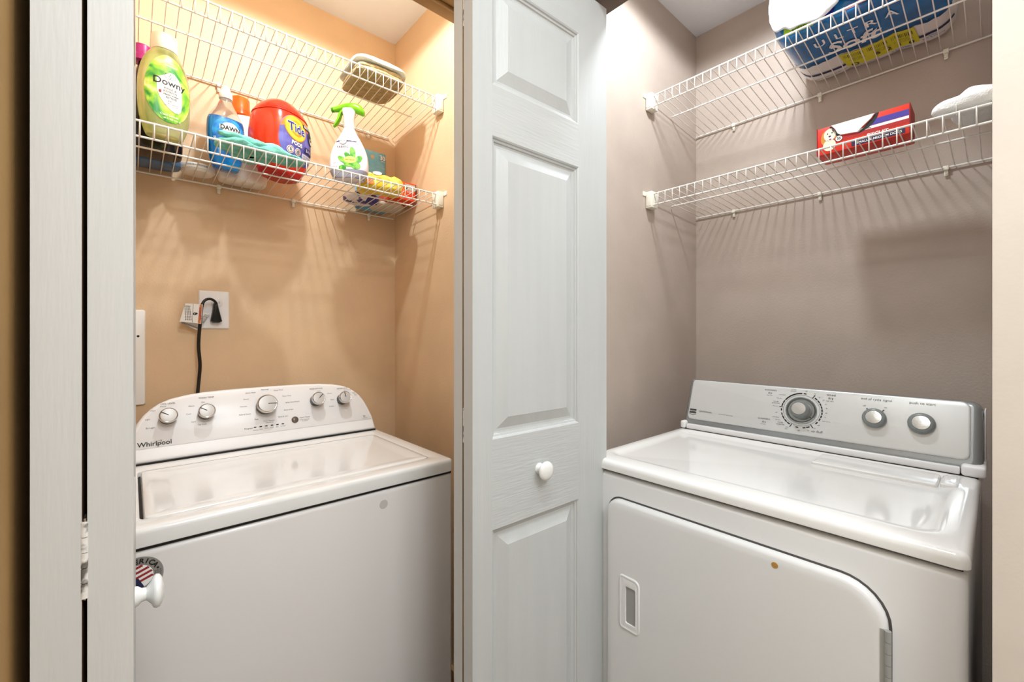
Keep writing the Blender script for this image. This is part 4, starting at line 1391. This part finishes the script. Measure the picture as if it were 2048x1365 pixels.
# folded towels on the upper left shelf
M_OLIVE = mat('olive terry', 'B5A47E', 0.95, bump=0.8, bscale=260, var=0.18, vscale=60, spec=0.1)
M_MINT = mat('pale mint terry', 'E9EEE6', 0.95, bump=0.9, bscale=260, var=0.05, spec=0.1)
tw = empty('folded_towel', (0.645, 1.482, 2.1435), R(-2))
tag(tw, 'folded olive towel on the upper shelf over the washer', 'towel')
for (z0, h, w, l, sd) in ((0, 0.016, 0.176, 0.200, 1), (0.0145, 0.016, 0.170, 0.192, 2)):
    bm = bmesh.new()
    lump(bm, w, l, h, 4.5, 18, 0.0028, 26, sd, M=Matrix.Translation((0, 0, z0)), base=False)
    finish('towel_layer', bm, M_OLIVE, tw, 70)
tw = empty('hand_towel', (0.645, 1.478, 2.1770), R(-2))
tag(tw, 'pale mint hand towel folded on top of the olive towel', 'towel')


def dr2(c):
    e = max(abs(c.x) / 0.10, abs(c.y) / 0.11)
    if e > 0.86:
        c.z -= (e - 0.86) * 0.06
    return c


bm = bmesh.new()
lump(bm, 0.192, 0.206, 0.010, 4.5, 26, 0.0018, 24, 6, base=False, droop=dr2)
finish('towel_layer', bm, M_MINT, tw, 70)
bm = bmesh.new()
lump(bm, 0.182, 0.192, 0.008, 4.5, 20, 0.0018, 24, 7, base=False, M=Matrix.Translation((0, 0, 0.010)))
finish('towel_layer', bm, M_MINT, tw, 70)

# ------------------------------------------------------------------ things on the right shelves
# big pack of paper rolls lying on the upper shelf
pk = empty('paper_roll_pack', (1.615, 0.272, 2.139), 0)
tag(pk, 'large blue and white plastic-wrapped pack of paper rolls on the upper shelf', 'paper roll pack')
M_PLW = mat('white plastic wrap', 'EDEBEA', 0.22, bump=0.35, bscale=40, coat=0.2)
M_PLB = mat('blue plastic wrap', '12639F', 0.22, col2='1B76B5', vscale=12, bump=0.3, bscale=40, coat=0.3)
x0, x1, y0, y1 = -0.158, 0.172, -0.192, 0.190
PR3 = (y1 - y0) / 6


def pack_section(q):
    """outline in (y, z) of three rolls side by side; q 0..1 scales the scallop and roundness"""
    pts = []
    N = 48
    for i in range(N):                    # underside, left to right
        t = i / N
        y = y1 + (y0 - y1) * t
        k = (t * 3) % 1.0
        dz = 0.010 * (1 - math.sqrt(max(0.0, 1 - (2 * k - 1) ** 2 * 0.92)))
        e = min(t, 1 - t) * (y1 - y0)
        if e < 0.045:
            dz += 0.045 - math.sqrt(max(0.0, 0.045 ** 2 - (0.045 - e) ** 2))
        pts.append((y, dz))
    for i in range(N):
        t = i / N
        y = y0 + (y1 - y0) * t
        k = (t * 3) % 1.0
        dz = 0.010 * (1 - math.sqrt(max(0.0, 1 - (2 * k - 1) ** 2 * 0.92)))
        e = min(t, 1 - t) * (y1 - y0)
        if e < 0.045:
            dz += 0.045 - math.sqrt(max(0.0, 0.045 ** 2 - (0.045 - e) ** 2))
        pts.append((y, 0.136 - dz))
    return [(y * q, 0.068 + (z - 0.068) * q) for (y, z) in pts]


bm = bmesh.new()
rings = [[(x, y, z) for (y, z) in pack_section(q)] for (x, q) in
         ((x0, 0.90), (x0 + 0.003, 0.955), (x0 + 0.012, 0.985), (x0 + 0.03, 1.0), (-0.05, 1.0), (0.035, 1.0), (x1 - 0.03, 1.0), (x1 - 0.012, 0.98), (x1 - 0.003, 0.94), (x1, 0.86))]
ringed(bm, rings, True, True)
bmesh.ops.triangulate(bm, faces=[f for f in bm.faces if len(f.verts) > 4])
for f in bm.faces:
    c = f.calc_center_median()
    if c.x < 0.034:
        f.material_index = 1
finish('wrapped_rolls', bm, [M_PLW, M_PLB], pk, 50)


def pack_under(u, v, h):
    """underside of the pack in print coordinates: u to the right (-Y), v to the front (-X)"""
    y = max(y0 + 0.001, min(y1 - 0.001, -u))
    t = (y1 - y) / (y1 - y0)
    k = (t * 3) % 1.0
    dz = 0.010 * (1 - math.sqrt(max(0.0, 1 - (2 * k - 1) ** 2 * 0.92)))
    e = min(t, 1 - t) * (y1 - y0)
    if e < 0.045:
        dz += 0.045 - math.sqrt(max(0.0, 0.045 ** 2 - (0.045 - e) ** 2))
    x = max(x0 + 0.002, -v)
    if x < x0 + 0.03:
        dz += 0.068 * 0.045 * (1 - (x - x0) / 0.03)
    if x > x1 - 0.03:
        dz += 0.068 * 0.06 * (x - x1 + 0.03) / 0.03
    return Vector((x, y, dz - h - 0.0006))


# print on the underside: u to the right (-Y), v to the front (-X)
P = Print(pack_under, 0.0005)
M_BARC = mat('yellow barcode print', 'D9D530', 0.4)
random.seed(4)
edge = [(-0.183 + i * 0.0122, -0.036 + 0.008 * noise.noise(Vector((i * 0.9, 0, 0)))) for i in range(31)]
for a, b in zip(edge, edge[1:]):
    for q in range(3):
        f0, f1 = q / 3, (q + 1) / 3
        P.poly([(a[0], a[1] - 0.010 + 0.008 * f0), (b[0], b[1] - 0.010 + 0.008 * f0), (b[0], b[1] - 0.010 + 0.008 * f1 + 0.008), (a[0], a[1] - 0.010 + 0.008 * f1 + 0.008)], M_PLB, 1)
nb = [(-0.185 + i * 0.0123, -0.104 - 0.022 * sin(pi * i / 30) + 0.003 * noise.noise(Vector((i * 1.3, 2, 0)))) for i in range(31)]
for a, b in zip(nb, nb[1:]):
    P.poly([(a[0], a[1] - 0.006), (b[0], b[1] - 0.006), (b[0], b[1] + 0.006), (a[0], a[1] + 0.006)], M_NAVY, 2)
for k in range(24):
    a, b = k / 24, (k + 1) / 24
    P.poly([(-0.068 + 0.174 * a, -0.052 + 0.008 * a), (-0.068 + 0.174 * b, -0.052 + 0.008 * b), (-0.062 + 0.174 * b, -0.142 + 0.006 * b), (-0.062 + 0.174 * a, -0.142 + 0.006 * a)], M_BARC, 3)
for k in range(44):
    if k in (14, 15, 29, 30):
        continue
    u = -0.060 + k * 0.0037
    w = random.choice((0.0006, 0.001, 0.0015))
    P.poly([(u, -0.060), (u + w, -0.060), (u + w, -0.080), (u, -0.080)], M_INK, 5)
for k, s in enumerate(('select-a-size sheets', 'bigger rolls  more sheets', 'ROLLS = 24 REGULAR', 'total 165 sq ft')):
    for q in (-0.03, 0.03, 0.078):
        P.text(s[:14], q, -0.088 - k * 0.0062, 0.0058, M_INK, 0.0, layer=5)
for s, u, v in (('6', 0.018, -0.112), ('2', 0.044, -0.117), ('1', 0.068, -0.120), ('0', 0.094, -0.124), ('O', -0.040, -0.132)):
    P.text(s, u, v, 0.026, M_INK, 0.01, layer=6)
for s, u in (('U', -0.090), ('L', -0.045), ('T', -0.010), ('R', 0.028), ('A', 0.072)):
    P.text(s, u, 0.064, 0.042, M_WHITEP, 0.012, layer=3)
M_PBLU = mat('pale blue print', 'B9D4E6', 0.4)
P.text('Soft', -0.020, 0.005, 0.080, M_WHITEP, 0.022, layer=3, sx=0.98, shear=0.25)
P.text('paper towels made for you', -0.110, -0.146, 0.0085, M_INK, 0.01, layer=3)
P.text('keep dry do not stack', -0.020, -0.151, 0.0085, M_INK, 0.01, layer=3)
M_BTX = mat('blue print', '3E7DB5', 0.4)
P.text('2 LAYERS', 0.070, -0.150, 0.012, M_BTX, 0.02, layer=3)
P.text('soft & strong', 0.140, -0.135, 0.009, M_BTX, 0.01, layer=3)
P.text('paper', 0.140, -0.124, 0.009, M_BTX, 0.01, layer=3)
P.build('underside_print', pk)
# print on the front side (-X)
P = Print(lambda u, v, h: Vector((x0 - 0.0006 - h, -u, v)), 0.0004)
M_LIME = mat('lime green print', 'B8E04A', 0.4)
P.poly([(-0.158, 0.012), (-0.085, 0.010), (-0.045, 0.045), (-0.03, 0.08), (-0.158, 0.06)], M_LIME, 2)
P.text('MEGA', -0.122, 0.032, 0.015, M_INK, 0.02, layer=4)
P.text('ROLLS', -0.120, 0.018, 0.012, M_INK, 0.01, layer=4)
P.disc(-0.068, 0.022, 0.018, 0.018, M_BTX, 3, 2, 24)
P.disc(-0.048, 0.030, 0.014, 0.018, M_DBLU, 4, 2, 24)
P.rect(-0.01, 0.075, 0.010, 0.020, M_RED, 3, 4, 1)
P.build('front_print', pk)

# white plastic bag slumped on the pack
M_BAG = mat('white plastic bag', 'D4D7DA', 0.3, trans=0.0, bump=0.6, bscale=60, coat=0.2)
bg = empty('plastic_bag', (1.50, 0.36, 2.277), 0)
tag(bg, 'crumpled white plastic bag slumped over the left front of the roll pack', 'bag')


def dr3(c):
    c.z += 0.012 * noise.noise(Vector((c.y * 26, c.x * 26, 4)))
    c.x += 0.010 * noise.noise(Vector((c.y * 22, c.z * 30, 9)))
    return c


bm = bmesh.new()
lump(bm, 0.140, 0.215, 0.150, 2.8, 30, 0.014, 13, 4, base=True, droop=lambda c: Vector((c.x, c.y, c.z + 0.010 * abs(noise.noise(Vector((c.y * 26, c.x * 26, 4)))))))
finish('bag_body', bm, M_BAG, bg, 45)
bm = bmesh.new()
lump(bm, 0.026, 0.190, 0.185, 3.0, 30, 0.0045, 26, 14, base=False, droop=dr3, M=Matrix.Translation((-0.0650, 0.008, -0.127)))
finish('bag_flap', bm, M_BAG, bg, 45)
bm = bmesh.new()
lump(bm, 0.024, 0.150, 0.160, 2.8, 30, 0.0050, 28, 12, base=False, droop=dr3, M=Matrix.Translation((-0.0640, -0.145, -0.133)))
finish('bag_fold', bm, M_BAG, bg, 45)

# red box of dog pads, torn open
rb = empty('cardboard_box', (1.5375, 0.2555, 1.783), R(0.5))
tag(rb, 'red torn open cardboard box with a puppy picture on the lower right shelf', 'box')
M_REDB = mat('red cardboard', 'E23A26', 0.4, col2='D52F22', vscale=8)
bm = bmesh.new()
bx(bm, -0.048, 0.050, -0.0985, 0.0985, 0, 0.0765, 0.001)
finish('carton', bm, M_REDB, rb, 30)
BF = lambda u, v, h: Vector((-0.048 - h, -u, v))
P = Print(BF, 0.0003)
M_VIO = mat('violet print', '4A3F9C', 0.4)
M_DKR = mat('dark red print', 'B02B2A', 0.4)
P.rect(0.020, 0.0975, 0.0465, 0.0620, M_VIO, 1, 1, 1)
P.rect(-0.01, 0.0975, 0.0385, 0.0455, M_WHITEP, 1, 1, 1)
P.rect(-0.06, 0.0975, 0.0270, 0.0380, M_DKR, 1, 1, 1)
P.poly([(0.0310, 0.0760), (0.0245, 0.0640), (0.0150, 0.0560), (0.0065, 0.0455), (-0.0020, 0.0400), (-0.0050, 0.0345), (0.004, 0.0365), (0.0170, 0.0430), (0.0270, 0.0520), (0.0345, 0.0640), (0.0385, 0.0760)], M_INK, 2)
P.poly([(-0.0660, 0.0755), (-0.0560, 0.0600), (-0.0480, 0.0480), (-0.0440, 0.0385), (-0.0520, 0.0420), (-0.0600, 0.0550), (-0.0700, 0.0740)], M_INK, 2)
P.text('crunchy', 0.014, 0.0415, 0.0058, M_INK, 0.01, layer=4)
M_FUR = mat('pale fur print', 'EFE3CC', 0.6)
M_FUR2 = mat('golden fur print', 'C98B34', 0.6)
P.disc(-0.0810, 0.0470, 0.0085, 0.0190, M_FUR2, 1, 2, 20, rot=-8)
P.disc(-0.0560, 0.0440, 0.0070, 0.0150, M_FUR2, 1, 2, 20, rot=15)
P.disc(-0.0690, 0.0520, 0.0140, 0.0175, M_FUR, 2, 2, 24)
P.disc(-0.0700, 0.0230, 0.0150, 0.0160, M_FUR, 2, 2, 24)
P.disc(-0.0680, 0.0430, 0.0085, 0.0075, M_WHITEP, 3, 2, 20)
P.disc(-0.0740, 0.0560, 0.0016, 0.0018, M_INK, 4, 1, 12)
P.disc(-0.0635, 0.0565, 0.0016, 0.0018, M_INK, 4, 1, 12)
P.disc(-0.0690, 0.0475, 0.0032, 0.0024, M_INK, 4, 1, 14)
P.disc(-0.0680, 0.0390, 0.0035, 0.0016, M_DKR, 4, 1, 14)
P.disc(-0.0480, 0.0350, 0.0085, 0.0085, M_WHITEP, 3, 2, 24)
P.disc(-0.0480, 0.0350, 0.0085, 0.0085, M_INK, 4, 1, 24, hole=0.9)
P.text('35', -0.0480, 0.0350, 0.0095, M_INK, 0.02, layer=5)
P.rect(-0.02, 0.09, 0.003, 0.016, mat('dark violet band', '2E2648', 0.4), 2, 1, 1)
P.text('SMALL & MEDIUM DOGS', 0.038, 0.0095, 0.0085, M_WHITEP, 0.01, layer=4)
P.text('BISCUIT', 0.035, 0.0215, 0.0125, M_WHITEP, 0.02, layer=4, shear=0.2)
P.build('front_print', rb)
bm = bmesh.new()
flap = [(-0.0650, 0.0755), (-0.0560, 0.0630), (-0.0510, 0.0500), (-0.0440, 0.0430), (-0.0200, 0.0400), (-0.0060, 0.0380), (0.0030, 0.0480), (0.0130, 0.0565), (0.0220, 0.0640), (0.0300, 0.0755)]
panel(bm, flap, [(0, -0.0002), (0.0, 0.0022), (0.0008, 0.0028)], lambda u, v, h: BF(u, v, h + 0.0012))
finish('torn_flap', bm, mat('white card', 'F6F6F4', 0.5), rb, 20)
bm = bmesh.new()
for (u0, u1) in ((-0.1000, -0.0985), (0.0985, 0.1000)):
    bx(bm, -0.049, 0.046, -u1, -u0, 0.001, 0.078)
finish('side_flap', bm, mat('dark red card', '8E1F1E', 0.5), rb, 0)

# white rolled towel at the right end
wt = empty('rolled_towel', (1.492, 0.052, 1.7865), 0)
tag(wt, 'white rolled towel at the right end of the lower dryer shelf', 'towel')
M_WT = mat('white terry', 'F4F4F2', 0.95, bump=0.9, bscale=300, var=0.04, spec=0.1)
bm = bmesh.new()
lump(bm, 0.070, 0.122, 0.040, 2.6, 22, 0.003, 26, 2, M=Matrix.Translation((-0.030, 0.000, 0.0)))
finish('towel_roll', bm, M_WT, wt, 70)
bm = bmesh.new()
lump(bm, 0.120, 0.095, 0.075, 2.4, 22, 0.004, 20, 5, M=Matrix.Translation((0.045, -0.013, 0.0)))
finish('towel_fold', bm, M_WT, wt, 70)
bm = bmesh.new()
bx(bm, -0.066, -0.052, 0.018, 0.0185, -0.012, 0.012)
finish('care_tag', bm, M_WHITEP, wt, 0)
